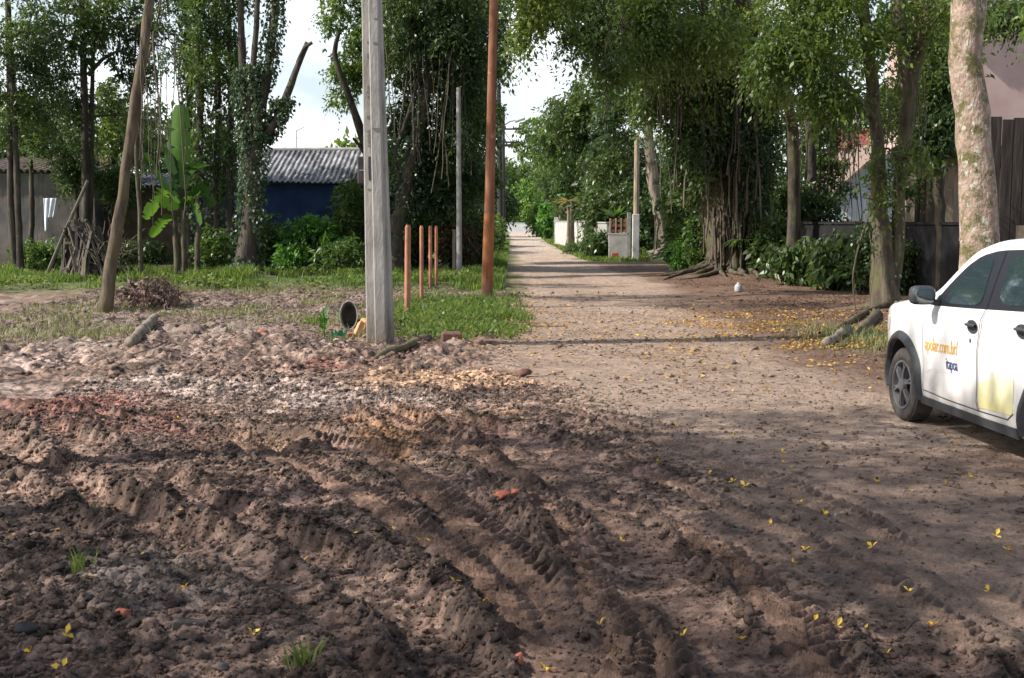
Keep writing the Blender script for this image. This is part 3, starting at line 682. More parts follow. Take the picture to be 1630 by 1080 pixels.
# ---- brown lean-to right of it
h = thing('brown_shed', 'dark brown shed behind the leaning trunk with a small barred window', 'shed', (P(200, 330, 43)[0], 43, 0))
xw0, xw1 = P(156, 330, 43)[0], P(300, 330, 43)[0]; zt2 = P(200, 300, 43)[2]; wx0, wx1, wz0, wz1 = P(158, 322, 43)[0] + .05, P(180, 322, 43)[0], P(170, 326, 43)[2], P(170, 300, 43)[2] - .15
b = MB(); wallrect(b, xw0, xw1, 43, -.1, zt2, holes=[(wx0, wx1, wz0, wz1)]); b.box(((xw0 + xw1) / 2, 45.6, zt2 / 2 - .05), (xw1 - xw0, .18, zt2)); b.box((xw0 + .09, 44.3, zt2 / 2 - .05), (.18, 2.5, zt2)); b.box((xw1 - .09, 44.3, zt2 / 2 - .05), (.18, 2.5, zt2)); b.build('wall', m_brown, h)
g = MB()
for k in range(4): g.box((wx0 + (wx1 - wx0) * (k + .5) / 4, 42.98, (wz0 + wz1) / 2), (.025, .03, wz1 - wz0))
w_ = g.build('window', m_frame, h); g = MB(); g.box(((wx0 + wx1) / 2, 43.04, (wz0 + wz1) / 2), (wx1 - wx0 - .01, .02, wz1 - wz0 - .01)); g.build('pane', m_glass, w_)
V, F = corrugated(xw0 - .1, xw1 + .1, 42.6, zt2 + .05, 45.9, zt2 + .6); mk('roof', V, F, m_roof, h)
# white cloth hanging on the shed
rs = np.random.RandomState(2); gx, gz = np.meshgrid(np.linspace(0, 1, 15), np.linspace(0, 1, 18)); c0 = P(69, 316, 41.2); c1 = P(92, 369, 41.2)
yy = 41.2 + .05 * np.sin(gx * 16 + gz * 2) * (.3 + gz); xx = c0[0] + (c1[0] - c0[0]) * (gx * (1 - .25 * gz)); zz = c0[2] + (c1[2] - c0[2]) * gz * (1.0 - .42 * sst(.25, .45, gx))
V = np.stack([xx, yy, zz], -1).reshape(-1, 3); i = (np.arange(17)[:, None] * 15 + np.arange(14)[None]).reshape(-1, 1)
cl = mk('hanging_cloth', V, i + np.array([[0, 1, 16, 15]]), m_cloth); tag(cl, 'torn white cloth hanging before the grey stucco shed', 'cloth')
sm = cl.modifiers.new('s', 'SOLIDIFY'); sm.thickness = .012
g = MB(); g.tube([P(30, 314, 41.2), P(69, 315.5, 41.2), P(92, 315.5, 41.2), P(150, 312, 41.2)], [.008] * 4, 5); tag(g.build('clothes_line', m_dark), 'thin line carrying the torn white cloth', 'clothes line')
# ---- plank stack
t = thing('plank_stack', 'teepee of old planks and sticks leaning together at the yard edge', 'wood pile', (*G(125, 440)[:2], 0))
rs = np.random.RandomState(5); apex = P(118, 345, 33)
g = MB()
for k in range(150):
    bx = P(rs.uniform(76, 172), 0, 33 + rs.uniform(-.9, .9)); bx[2] = 0; a = apex + [rs.uniform(-.25, .7), rs.uniform(-.3, .3), rs.uniform(-.6, .0)]
    a = bx + (a - bx) * rs.uniform(.55, 1.0); d = a - bx; l = np.linalg.norm(d); mid = (a + bx) / 2
    ry = math.atan2(math.hypot(d[0], d[1]), d[2]); rz = math.atan2(d[1], d[0])
    g.box(mid, (rs.uniform(.02, .05), rs.uniform(.04, .12), l), rz=rz, ry=ry, rx=0)
pieces('plank', g, m_wood, t)
g = MB(); g.tube([P(74, 440, 32.6), P(105, 365, 32.8), P(140, 288, 33.2)], [.055, .05, .045], 7); g.build('pole', m_wood, t)
g = MB()
for (px, py) in ((113, 352), (110, 387), (106, 428)): g.box(P(px, py, 32.2), (.16, .1, .06), rz=.4)
pieces('sawn_end', g, m_woodl, t)
g = MB(); g.box(P(133, 432, 32.0), (.1, .06, .75), ry=.08); g.build('stake', m_woodl, t)
g = MB()
for k in range(170):
    a = np.array([P(rs.uniform(128, 184), 0, 33 + rs.uniform(-.6, .9))[0], 33 + rs.uniform(-.6, .9), rs.uniform(.0, 1.0)]); d = rs.randn(3) * [.35, .3, .5]; g.tube([a, a + d * .5 + rs.randn(3) * .04, a + d], [.018, .015, .01], 5)
g.build('branch_heap', m_bark, t)

# ---- garden wall on the right, running towards the camera, its shade in the colour
def wall_run(name, label, a, b_, z, th, m, cat='wall', coping=None, base=-.1):
    a = np.array(a, float); b_ = np.array(b_, float); d = b_ - a; l = np.linalg.norm(d); mid = (a + b_) / 2; rz = math.atan2(d[1], d[0])
    t = thing(name, label, cat, (mid[0], mid[1], 0))
    g = MB(); g.box((mid[0], mid[1], (z + base) / 2), (l, th, z - base), rz=rz); g.build('wall_panel', m, t)
    if coping: g = MB(); g.box((mid[0], mid[1], z + .03), (l + .05, th + .08, .055), rz=rz); g.build('coping', coping, t)
    return t
wr = wall_run('garden_wall', 'low plastered wall coloured dark for shade behind the mossy forked tree', (7.1, 34.2), (9.6, 22.0), 1.52, .16, m_shadewall, coping=m_shadewall)
wall_run('garden_wall', 'low wall coloured dark for shade between the fig trunk and the shade trees', (6.0, 36.4), (7.0, 34.4), 1.35, .16, m_shadewall, coping=m_shadewall)
# scrawl on the wall
g = MB(); wd = np.array([9.6 - 7.1, 22.0 - 34.2]); wd /= np.linalg.norm(wd); wn = np.array([wd[1], -wd[0]]); wn = wn if wn[0] < 0 else -wn
def onwall(u, z): p = np.array([9.6, 22.0]) - wd * u + wn * .085; return (p[0], p[1], z)
for st in [[(2.3, 1.2), (2.28, 1.42), (2.05, 1.44)], [(2.28, 1.32), (2.12, 1.33)], [(1.95, 1.2), (1.9, 1.35), (1.75, 1.34), (1.74, 1.2)], [(1.4, 1.34), (1.6, 1.33), (1.62, 1.22), (1.42, 1.2)], [(1.3, 1.2), (1.05, 1.36)], [(1.28, 1.36), (1.06, 1.2)], [(.9, 1.2), (.7, 1.36), (.66, 1.22)]]:
    g.tube([onwall(*q) for q in st], [.010] * len(st), 4)
g.build('painted_scrawl', m_paint, wr)
# ---- two storey house
h = thing('two_storey_house', 'two storey pink and cream house with a barred upper window behind the trunks', 'house', (11.5, 29, 0))
b = MB(); Yh = 28.0
xl, xr = P(1568, 0, Yh)[0], P(1700, 0, Yh)[0]; zt = P(0, 40, Yh)[2]; zm = P(0, 235, Yh)[2]
dx0, dx1 = P(1462, 0, Yh)[0], P(1503, 0, Yh)[0]
ux0, ux1, uz0, uz1 = P(1490, 0, Yh)[0], P(1512, 0, Yh)[0], P(0, 185, Yh)[2], P(0, 98, Yh)[2]
wallrect(b, xl - 1.3, xr + 4, Yh, -.1, zm, holes=[(dx0, dx1, 0, P(0, 280, Yh)[2])]); b.box((xr + 3.9, 31.5, zm / 2), (.2, 6.9, zm)); b.build('wall', m_cream, h)
b = MB(); wallrect(b, xl - 1.3, xr + 4, Yh - .04, zm + .001, 6.6, holes=[(ux0, ux1, uz0, uz1)]); b.box((xl - 1.2, 29.5, (zm + 6.6) / 2), (.18, 2.9, 6.6 - zm)); b.build('upper_wall', m_pink, h)
g = MB(); g.box(((xl + xr) / 2 + 1, Yh - .5, zm - .12), (xr - xl + 6, 1.2, .2)); g.build('balcony_slab', m_dark, h)
g = MB(); zd = P(0, 280, Yh)[2]
g.box((dx0 - .09, Yh - .13, zd / 2), (.2, .1, zd)); g.box((dx1 + .16, Yh - .13, zd / 2), (.32, .1, zd)); g.box(((dx0 + dx1) / 2 + .04, Yh - .13, zd + .1), (dx1 - dx0 + .62, .1, .2)); df = g.build('door', m_woodl, h)
g = MB(); g.box(((dx0 + dx1) / 2, Yh + .02, zd / 2), (dx1 - dx0, .05, zd))
for k in range(4): g.box((dx0 + (dx1 - dx0) * (k + .5) / 4, Yh - .02, zd / 2), (.09, .03, zd - .1))
g.build('door_leaf', m_brown, df)
g = MB()
for k in range(5): g.box((ux0 + (ux1 - ux0) * (k + .5) / 5, Yh - .06, (uz0 + uz1) / 2), (.03, .03, uz1 - uz0))
for k in range(3): g.box(((ux0 + ux1) / 2, Yh - .085, uz0 + (uz1 - uz0) * (k + .25) / 2.5), (ux1 - ux0, .02, .03))
w_ = g.build('window', m_frame, h); g = MB(); g.box(((ux0 + ux1) / 2, Yh + .03, (uz0 + uz1) / 2), (ux1 - ux0, .03, uz1 - uz0)); g.build('pane', M('glass_sky', (.12, .16, .2), bump=0, rough=.08, spec=.7), w_)
g = MB(); px_ = P(1514, 0, Yh - 1)[0]
for xx in (px_ - .3, px_ + 2.6): g.box((xx, Yh - 1.0, zm / 2 - .1), (.16, .16, zm - .25))
pieces('porch_post', g, m_brown, h)
V, F = corrugated(xl - 1.7, xr + 4.3, Yh - .6, 6.6, Yh + 2.6, 7.5, pitch=.24, amp=.05); mk('roof', V, F, m_tile, h)
# ---- dark plank fence right
t = thing('plank_fence', 'tall dark vertical plank fence right of the lichen trunk', 'fence', (P(1640, 0, 22)[0], 22, 0))
g = MB(); x = P(1583, 0, 22)[0]; rs = np.random.RandomState(8); ztop = P(0, 188, 22)[2]
while x < P(1800, 0, 22)[0]:
    w = rs.uniform(.16, .24); g.box((x + w / 2, 22 + rs.uniform(-.012, .012), (ztop - .1) / 2 + rs.uniform(-.03, .03)), (w - .012, .03, ztop + .1)); x += w
pieces('plank', g, m_fence, t); g = MB(); g.box((P(1690, 0, 22)[0], 22.05, 2.6), (3.2, .06, .1)); g.box((P(1690, 0, 22)[0], 22.05, .7), (3.2, .06, .1)); pieces('rail', g, m_fence, t)
g = MB(); p = P(1624, 372, 20); g.box((p[0], 20, .75), (.1, .1, 1.55)); tag(g.build('fence_stake', m_woodl), 'short pale wooden stake behind the car roof', 'stake')
shrub('creeper', 'pale green creeper growing along the top of the dark plank fence', P(1650, 0, 21.8)[0], 21.9, 1.9, .4, 60, m_leaf_mid, .07, 5, 'creeper', per=14)
cr_ = bpy.data.objects[-1] if False else None
# ---- pale gabled house
Yg = 46; h = thing('pale_gabled_house', 'pale blue gabled house glimpsed between the dark trees and the mossy fork', 'house', (P(1375, 0, Yg)[0], Yg, 0))
gx0, gx1 = P(1346, 0, Yg)[0], P(1500, 0, Yg)[0]; zE, zA = P(0, 300, Yg)[2], P(0, 232, Yg)[2]; xm = P(1420, 0, Yg)[0]
m_ = MB(); m_.add([(gx0, Yg, -.1), (gx1, Yg, -.1), (gx1, Yg, zE), (xm, Yg, zA), (gx0, Yg, zE), (gx0, Yg + 6, -.1), (gx1, Yg + 6, -.1), (gx1, Yg + 6, zE), (xm, Yg + 6, zA), (gx0, Yg + 6, zE)], [(0, 1, 2, 3, 4), (9, 8, 7, 6, 5), (0, 4, 9, 5), (1, 6, 7, 2)]); m_.build('wall', m_pale, h)
m_ = MB()
for s, (xa_, xb_) in enumerate(((gx0 - .5, xm), (xm, gx1 + .5))):
    za_, zb_ = (zE - .32, zA + .08) if s == 0 else (zA + .08, zE - .32)
    m_.add([(xa_, Yg - .5, za_), (xb_, Yg - .5, zb_), (xb_, Yg + 6.4, zb_), (xa_, Yg + 6.4, za_), (xa_, Yg - .5, za_ + .1), (xb_, Yg - .5, zb_ + .1), (xb_, Yg + 6.4, zb_ + .1), (xa_, Yg + 6.4, za_ + .1)], [(3, 2, 1, 0), (4, 5, 6, 7), (0, 1, 5, 4), (2, 3, 7, 6), (1, 2, 6, 5), (3, 0, 4, 7)])
rf = m_.build('roof', m_tile, h)
m_ = MB(); a = P(1371, 0, Yg)[0]; z0_, z1_ = P(0, 352, Yg)[2], P(0, 306, Yg)[2]; m_.box((a, Yg - .03, (z0_ + z1_) / 2), (.75, .06, z1_ - z0_)); w_ = m_.build('window', m_paint, h)
m_ = MB(); [m_.box((a + dx, Yg - .07, (z0_ + z1_) / 2), (.28, .02, z1_ - z0_ - .1)) for dx in (-.17, .17)]; pieces('pane', m_, m_pale, w_)
# red roof behind
m_ = MB(); c_ = P(1366, 222, 52); m_.box((c_[0], 52, c_[2]), (2.2, 3, .12), ry=-.0, rx=.35); m_.box((c_[0], 53.5, c_[2] / 2 - .2), (1.9, .2, c_[2] - .4)); tag(m_.build('red_roofed_house', M('red_roof', (.16, .035, .03), (.22, .05, .04), scale=6), None), 'small piece of dark red roof above the pale gabled house', 'house')
# ---- white gate wall with brick grille
Yw = 49; h = thing('gate_wall', 'white plastered wall with a red brick grille on top beside the slim post', 'wall', (P(990, 0, Yw)[0], Yw, 0))
x0, x1 = P(972, 0, Yw)[0], P(1003, 0, Yw)[0]; z1_ = P(0, 374, Yw)[2]; z2_ = P(0, 350, Yw)[2]
g = MB(); g.box(((x0 + x1) / 2, Yw, z1_ / 2 - .05), (x1 - x0, .18, z1_ + .1)); g.box(((x0 + x1) / 2, Yw + .02, z1_ + .04), (x1 - x0 + .06, .24, .06)); g.build('wall_panel', m_white, h)
g = MB()
for k in range(4): g.box((x0 + .06 + (x1 - x0 - .12) * k / 3, Yw, (z1_ + z2_) / 2 + .07), (.055, .12, z2_ - z1_ - .02))
pieces('grille_post', g, m_woodl, h)
g = MB()
for k in range(3):
    for j in range(3): g.box((x0 + (x1 - x0) * (j + .5) / 3, Yw, z1_ + .17 + .2 * k), ((x1 - x0) / 3 - .1, .09, .11))
pieces('brick', g, m_redbrick, h)
g = MB(); g.box((P(1004.5, 0, Yw)[0], Yw, .95), (.13, .2, 2.0)); g.build('pillar', m_concrete, h)
g = MB(); g.box((P(982, 0, 48.6)[0], 48.6, .2), (.28, .2, .24), bev=.02); tag(g.build('red_crate', m_redbrick), 'small red block at the foot of the white gate wall', 'block')
# slim post right of it
g = MB(); a = P(1012, 415, 48); zz = P(0, 222, 48)[2]; g.tube([(a[0], 48, -.1), (a[0], 48, zz)], [.125, .10], 8); g.box((a[0], 48, zz + .04), (.22, .16, .1)); po = g.build('pole', m_woodl)
tag(po, 'slim tan pole with a whitewashed foot by the white gate wall', 'pole'); g = MB(); g.box((a[0] - .02, 47.93, .92), (.27, .24, 1.9), bev=.02); ft = g.build('plinth', m_white); po['category'] = 'pole'; ft.parent = po
g = MB(); g.box((P(1018.5, 0, 48.3)[0], 48.3, .65), (.1, .12, 1.3)); tag(g.build('short_post', m_concl), 'short pale post right of the slim tan pole', 'post')
# far white walls on the right
def prism_wall(name, label, pa, pb, ztop_a, m, Ya, Yb):
    a = P(pa, 0, Ya); b_ = P(pb, 0, Yb); return wall_run(name, label, (a[0], Ya), (b_[0], Yb), ztop_a, .18, m, coping=m_concrete)
prism_wall('boundary_wall', 'cream wall behind the slanting trunks on the right verge', 886, 950, 1.55, m_white, 78, 60)
g = MB(); g.box((P(886.5, 0, 77.6)[0], 77.6, .9), (.24, .24, 1.9)); tag(g.build('gate_post', m_white), 'pale gate post at the far end of the cream wall', 'gate post')
prism_wall('boundary_wall', 'grey stretch of wall hidden behind the dark bushy tree', 950, 972, 1.5, m_concrete, 58, 50)
wall_run('end_wall', 'long white wall crossing the end of the road', (P(806, 0, 172)[0], 172), (P(866, 0, 172)[0], 172), 1.35, .25, M('white_end_wall', (.55, .56, .58), (.70, .71, .72), scale=.8, bump=.1, c3=(.35, .36, .38), s3=.5), coping=m_concrete)
# pinkish roof patch behind the roadside trees
m_ = MB(); c_ = P(925, 322, 72); m_.box((c_[0], 72, c_[2]), (2.2, 2.0, .1), ry=-.62); m_.tube([(c_[0] - .6, 72, 0), (c_[0] - .6, 72, c_[2] - .5)], [.08, .08], 6); m_.tube([(c_[0] + .6, 72, 0), (c_[0] + .6, 72, c_[2] + .3)], [.08, .08], 6); tag(m_.build('gate_roof', m_redbrick), 'little tilted red tile roof among the roadside trees', 'roof')
# wooden picket fence left of the road
t = thing('picket_fence', 'weathered wooden fence behind the rusty pole along the road', 'fence', (P(765, 0, 44)[0], 44, 0)); g = MB(); rs = np.random.RandomState(4)
for k in range(22):
    Y = 36 + k * 1.0; X = -1.75 + .02 * k - .0; g.box((X, Y, .62 + rs.uniform(-.05, .05)), (.09, .10, 1.35), ry=rs.uniform(-.05, .05))
pieces('picket', g, m_wood, t)
g = MB(); g.box((-1.60, 46.5, 1.0), (.05, 21, .07)); g.box((-1.60, 46.5, .4), (.05, 21, .07)); pieces('rail', g, m_wood, t)

# ================================================================= POLES
# concrete pole with a T section and tapered faces
bx = G(604, 556); Yp = bx[1]; zb = hz(bx[0], Yp) - .2; Zt = 9.0
t = thing('concrete_pole', 'tall pale concrete utility pole with a dark plate on its left face', 'utility pole', (bx[0], Yp, 0))
def tap(w0, w1, z): return w0 + (w1 - w0) * z / Zt
xc0 = P(603.5, 556, Yp)[0]; 
def quadcol(b, xl0, xr0, xl1, xr1, y0, y1, z0, z1, ysh=0, ch=.012):
    pts = []
    for z, a, c in ((z0, xl0, xr0), (z1, xl1, xr1)):
        pts += [(a + ch, y0, z), (c - ch, y0, z), (c, y0 + ch, z), (c, y1 - ch, z), (c - ch, y1, z), (a + ch, y1, z), (a, y1 - ch, z), (a, y0 + ch, z)]
    b.add(pts, [(i, (i + 1) % 8, (i + 1) % 8 + 8, i + 8) for i in range(8)] + [tuple(range(7, -1, -1)), tuple(range(8, 16))])
k_ = Yp / 1900
def X_(px): return (px - 815) * k_
g = MB()
# front rib: 596..614 at base, 592..607 at the top of the photo (z about 4.4)
ztf = 4.4; s_ = Zt / ztf
def ext(a, b_): return a + (b_ - a) * s_
kb = (Yp + .24) / 1900
quadcol(g, X_(596), X_(614.5), X_(ext(596, 591)), X_(ext(614.5, 606)), Yp, Yp + .30, zb, Zt)
g.build('front_rib', m_concl, t)
g = MB(); f_ = (Yp + .26) / Yp
quadcol(g, X_(583) * f_, X_(626) * f_, X_(ext(583, 581.5)) * f_, X_(ext(626, 611)) * f_, Yp + .20, Yp + .43, zb, Zt); g.build('back_flange', m_concl, t)
m_mark = M('stencil_grey', (.16, .16, .155), bump=0, rough=.9)
def marks(px0, px1, py, hpx, y=Yp + .197, ff=f_): c = P((px0 + px1) / 2, py, y); return c, ((px1 - px0) * y / 1900, .006, hpx * y / 1900)
g = MB(); c, d = marks(586.5, 592.3, 268.5, 37); g.box(c, d); pl = g.build('plate', m_dark, t)
g = MB(); g.box((c[0] + .012, c[1] - .005, c[2]), (.004, .004, d[2] - .02)); g.build('plate_seam', m_steel, pl)
g = MB()
for a_, b2, py, hp in ((584, 590, 89, 6.5), (584.5, 588, 68, 4), (585, 591, 302, 2.0), (588, 591, 187, 5), (584, 586.5, 187, 4)): c, d = marks(a_, b2, py, hp); g.box(c, d)
for a_, b2, py, hp in ((594, 607, 69, 3), (595, 604, 30, 1.5), (593, 609, 205, 1.6), (597, 609, 209, 1.0)): c, d = marks(a_, b2, py, hp, Yp - .002); g.box(c, d)
g.build('stain_mark', m_mark, t)
def text_mesh(name, s, size, m, parent, fn, ext_=.002, font_sx=1.0, space=1.0):
    cu = bpy.data.curves.new(name, 'FONT'); cu.body = s; cu.size = size; cu.extrude = ext_; cu.space_character = space; cu.resolution_u = 3
    o = bpy.data.objects.new(name, cu); C.objects.link(o); bpy.context.view_layer.update()
    me = bpy.data.meshes.new_from_object(o.evaluated_get(bpy.context.evaluated_depsgraph_get())); bpy.data.objects.remove(o)
    V = np.array([v.co for v in me.vertices]); F = [tuple(p.vertices) for p in me.polygons]
    V[:, 0] *= font_sx; V = np.array([fn(*v) for v in V]); bpy.data.meshes.remove(me)
    return mk(name, V, F, m, parent, smooth=False)
for s, py in (('1000', 236), ('300', 158)):
    o_ = P(590.6, py, Yp + .196); text_mesh('stencil_number', s, .11, m_mark, t, lambda u, v, w, o_=o_: (o_[0] - v * .6 + .0, o_[1] - w, o_[2] + u), space=1.05)
# meter box on a post behind the pole
g = MB(); c = P(579, 272, 17.5); g.box(c, (.16, .2, .40), bev=.015); mb_ = g.build('meter_box', m_dark); tag(mb_, 'dark box on a slim post just left of the concrete pole', 'meter box')
g = MB(); g.box((c[0] + .05, 17.62, c[2] / 2 - .1), (.05, .05, c[2] + .3)); q = g.build('box_post', m_dark); q.parent = mb_
g = MB(); g.box((c[0] - .0, 17.39, c[2] + .0), (.10, .01, .02)); q = g.build('latch', m_steel); q.parent = mb_
# rusty pole
a = G(774, 476); z1_ = 9.5; t = thing('rusty_pole', 'tall rust red steel pole standing at the road edge', 'pole', (a[0], a[1], 0))
p1 = P(785, 0, a[1]); p2 = a + (p1 - a) * (9.5 / p1[2]); cut = a + (p1 - a) * (1.0 / p1[2]) ; cz = P(779, 340, a[1])
V, F = tube(resample([a - [0, 0, .25], cz], 12), np.linspace(.122, .108, 12), 14, lump=.05); mk('lower_section', V, F, m_rust, t)
V, F = tube(resample([cz, p2], 12), np.linspace(.104, .07, 12), 14, lump=.03); mk('upper_section', V, F, m_redoxide, t)
# four short terracotta posts
for k, (px, py, top, w, lab) in enumerate([(648, 507, 360, .105, 'nearest and thickest terracotta stake, standing bare beside a dark stone'), (671, 491, 361, .075, 'second terracotta stake from the camera, its foot in leafy weeds'), (685, 463, 361, .085, 'third terracotta stake from the camera'), (694.5, 457, 361, .08, 'farthest of the four terracotta stakes')]):
    q = G(px, py); tp_ = P(px + (1.5 if k == 0 else 0), top, q[1]); g = MB(); g.box(((q[0] + tp_[0]) / 2, q[1], (tp_[2] - .1) / 2), (w * .8, w * .8, tp_[2] + .1), ry=math.atan2(tp_[0] - q[0], tp_[2]), rz=.5, bev=w * .15)
    g.box((tp_[0], q[1], tp_[2] + .008), (w * .5, w * .5, .02), rz=.5)
    tag(g.build('stake', m_post), lab, 'stake', 'terracotta stakes by the verge')
# poles beyond on the left of the road
def powerpole(name, label, px, py, top, Y, r, m, arms=(), cat='utility pole', lamp=None, lean=0):
    q = P(px, py, Y); zt_ = P(0, top, Y)[2]; t = thing(name, label, cat, (q[0], Y, 0)); g = MB(); g.tube([(q[0], Y, -.2), (q[0] + lean, Y, zt_)], [r, r * .7], 9); g.build('shaft', m, t)
    for (ya, w) in arms:
        z = P(0, ya, Y)[2]; g = MB(); g.box((q[0] + w * .3 + lean, Y - .1, z), (w, .1, .12)); ar = g.build('crossarm', m_dark, t); g = MB()
        for k in (-.25, .1, .45, .72): g.tube([(q[0] + w * k + lean, Y - .1, z + .05), (q[0] + w * k + lean, Y - .1, z + .22)], [.05, .03], 6)
        pieces('insulator', g, m_dark, ar)
    if lamp:
        a_, b2 = P(lamp[0], lamp[1], Y), P(lamp[2], lamp[3], Y); g = MB(); g.tube([a_, a_ * .5 + b2 * .5 + [0, 0, .1], b2], [.04, .04, .035], 6); am = g.build('lamp_arm', m_steel, t)
        g = MB(); g.box(b2 + [.25, 0, .02], (.75, .25, .16), bev=.04, ry=-.35); g.build('lamp_head', m_frame, am)
    return t
powerpole('utility_pole', 'tall dark pole just right of the rusty pole', 797, 392, 135, 62, .16, m_dark, [(232, .9)], lean=-.1)
powerpole('utility_pole', 'dark pole with a street lamp arm and crossbars', 801, 384, 170, 84, .17, m_dark, [(206, 1.6), (227, 1.5)], lamp=(802, 200, 822, 192))
powerpole('utility_pole', 'pale concrete pole half hidden in the trees left of the rusty pole', 731, 425, 140, 34.3, .085, m_concrete, [])
# cables
def cable(a, b_, sag, r=.012, n=16):
    a, b_ = np.array(a), np.array(b_); t_ = np.linspace(0, 1, n)[:, None]; p = a + (b_ - a) * t_; p[:, 2] -= (4 * sag * t_ * (1 - t_))[:, 0]; return tube(p, r, 4)
V, F = cable(P(801, 206, 84), P(840, 232, 180), 1.0, .03); tag(mk('power_cable', V, F, m_dark), 'thin cable running down the road from the lamp pole', 'cable')
V, F = cable(P(797, 232, 62), P(801, 208, 84), .4, .02); tag(mk('power_cable', V, F, m_dark), 'short cable between the two dark poles', 'cable')
# ================================================================= TREES, left side
# leaning bare trunk in front
tree('leaning_tree', 'bare brown trunk leaning right, standing at the edge of the churned earth', TP((163, 503, 20.6), (176, 440, 20.6), (190, 350, 20.6), (203, 250, 20.6), (222, 120, 20.6), (240, 0, 20.6), (258, -150, 20.6), (268, -330, 20.6)),
     [.112, .096, .088, .084, .08, .078, .072, .05], [PB(230, -380, 20.6, 220, 120, 150), ((-6.3, 23.6, 13.6), (3.2, 2.6, 1.6), 330), ((-4.6, 21.6, 12.6), (1.8, 1.6, 1.2), 100)], mat=m_bark_t, leaf=m_leaf_mid, seed=3, size=.12,  # high unseen crown blobs added to shade the right-hand bed
     drapes=[(P(242, 60, 20.4), 5, .25, .2, 1.2, 3.2, .008)])
tree('slender_tree', 'pair of dark slender trunks at the far left edge of the yard', TP((32, 436, 36), (28, 300, 36), (20, 120, 36), (12, 0, 36), (4, -120, 36)), [.10, .09, .085, .08, .06],
     [PB(40, 60, 36, 70, 60, 210), PB(-60, 90, 36, 80, 90, 180), PB(60, -40, 36, 110, 60, 170), PB(20, 180, 36.5, 60, 60, 170), PB(60, 150, 36.5, 40, 60, 110)], limbs=[(TP((24, 420, 36), (16, 330, 36), (16, 150, 36.4), (10, -60, 36.6)), [.11, .10, .09, .06]), (TP((20, 60, 36), (50, 42, 36), (75, 55, 36), (95, 75, 36)), [.05, .04, .03, .02])], seed=4, gap=.5)
tree('dark_tree', 'tall dark tree behind the stack of planks with blue-green leaves', TP((136, 430, 38), (137, 300, 38), (134, 150, 38), (130, 20, 38), (128, -120, 38)), [.13, .12, .11, .09, .07],
     [PB(100, 200, 38.6, 60, 70, 200), PB(225, 200, 38.6, 34, 70, 90), PB(110, 40, 38, 85, 70, 230), PB(190, 60, 38, 70, 60, 200), PB(150, -50, 38, 130, 60, 260), PB(215, 110, 38.4, 40, 45, 80), PB(90, 130, 38.4, 50, 40, 90), PB(280, -30, 38, 70, 40, 110)],
     limbs=[(TP((140, 120, 38), (165, 92, 38), (190, 80, 38), (215, 90, 38)), [.07, .06, .04, .02]), (TP((139, 420, 38), (144, 300, 38.2), (146, 160, 38.3), (150, 40, 38.4)), [.11, .1, .08, .05])], seed=5, gap=.5, size=.13)
tree('yellow_green_tree', 'tree with yellow-green leaves standing behind the leaning trunk', TP((190, 420, 44), (186, 330, 44), (180, 220, 44), (182, 140, 44)), [.16, .14, .11, .06],
     [PB(178, 175, 44, 42, 55, 170), PB(190, 230, 43.5, 45, 45, 140), PB(160, 290, 44, 35, 30, 60)], leaf=m_leaf_lit, mat=m_bark_d, seed=6, size=.15)
for k, (x, y, r, h, Y, lab) in enumerate([(40, 220, 60, 110, 50, 'dim bushy tree crown behind the grey stucco shed'), (235, 250, 60, 110, 47, 'dim bushy tree behind the banana plant'), (110, 250, 60, 80, 52, 'dim bushy tree rising over the shed roof'), (-60, 200, 80, 130, 48, 'dim bushy tree cut by the left edge of the photo')]):
    tree('bushy_tree', lab, TP((x, 400, Y), (x + 3, 330, Y), (x - 4, y, Y)), [.2, .17, .1], [PB(x, y, Y, r, h * .6, 230), PB(x + 25, y + 60, Y, r * .9, h * .45, 190), PB(x - 30, y + 70, Y + .5, r * .8, h * .45, 150)], seed=20 + k, size=.16, group='dim trees behind the sheds', gap=.42)
for k, (x, y, rx, ry, Y, n, lab) in enumerate([(120, 255, 40, 45, 40, 170, 'dim foliage mass hanging before the shed roof'), (190, 290, 34, 36, 40.5, 130, 'small dim tree between the plank stack and the leaning trunk'), (48, 190, 45, 45, 40, 170, 'dim drooping tree over the left part of the shed')]):
    tree('drooping_tree', lab, TP((x, 425, Y), (x + 3, 340, Y), (x, y, Y)), [.09, .08, .05], [PB(x, y, Y, rx, ry, n)], seed=120 + k, size=.14, gap=.45, hang=.6)
# vine covered forked tree
tree('forked_tree', 'vine covered forked tree with a sawn-off limb pointing right', TP((384, 447, 32.7), (396, 380, 32.7), (402, 300, 32.7), (408, 220, 32.7), (424, 130, 32.7), (436, 40, 32.7), (446, -60, 32.7), (452, -160, 32.7)),
     [.26, .22, .2, .17, .13, .12, .10, .07], [PB(440, -120, 32.7, 120, 60, 160), PB(380, -60, 33, 60, 40, 60)], limbs=[(TP((412, 225, 32.7), (436, 200, 32.6), (458, 150, 32.5), (474, 105, 32.4), (490, 68, 32.4)), [.13, .12, .10, .085, .075]), (TP((474, 100, 32.4), (484, 76, 32.3), (497, 68, 32.3)), [.06, .05, .045]),
            (TP((398, 250, 32.7), (388, 150, 32.8), (384, 60, 32.9), (380, -60, 33)), [.13, .11, .1, .08]), (TP((392, 220, 32.7), (402, 120, 32.6), (408, 40, 32.6), (412, -40, 32.6)), [.1, .09, .08, .06])],
     ivyd=5200, ivyo=.09, ivys=.10, seed=7, roots=7, rootlen=.9)
rs_ = np.random.RandomState(9)
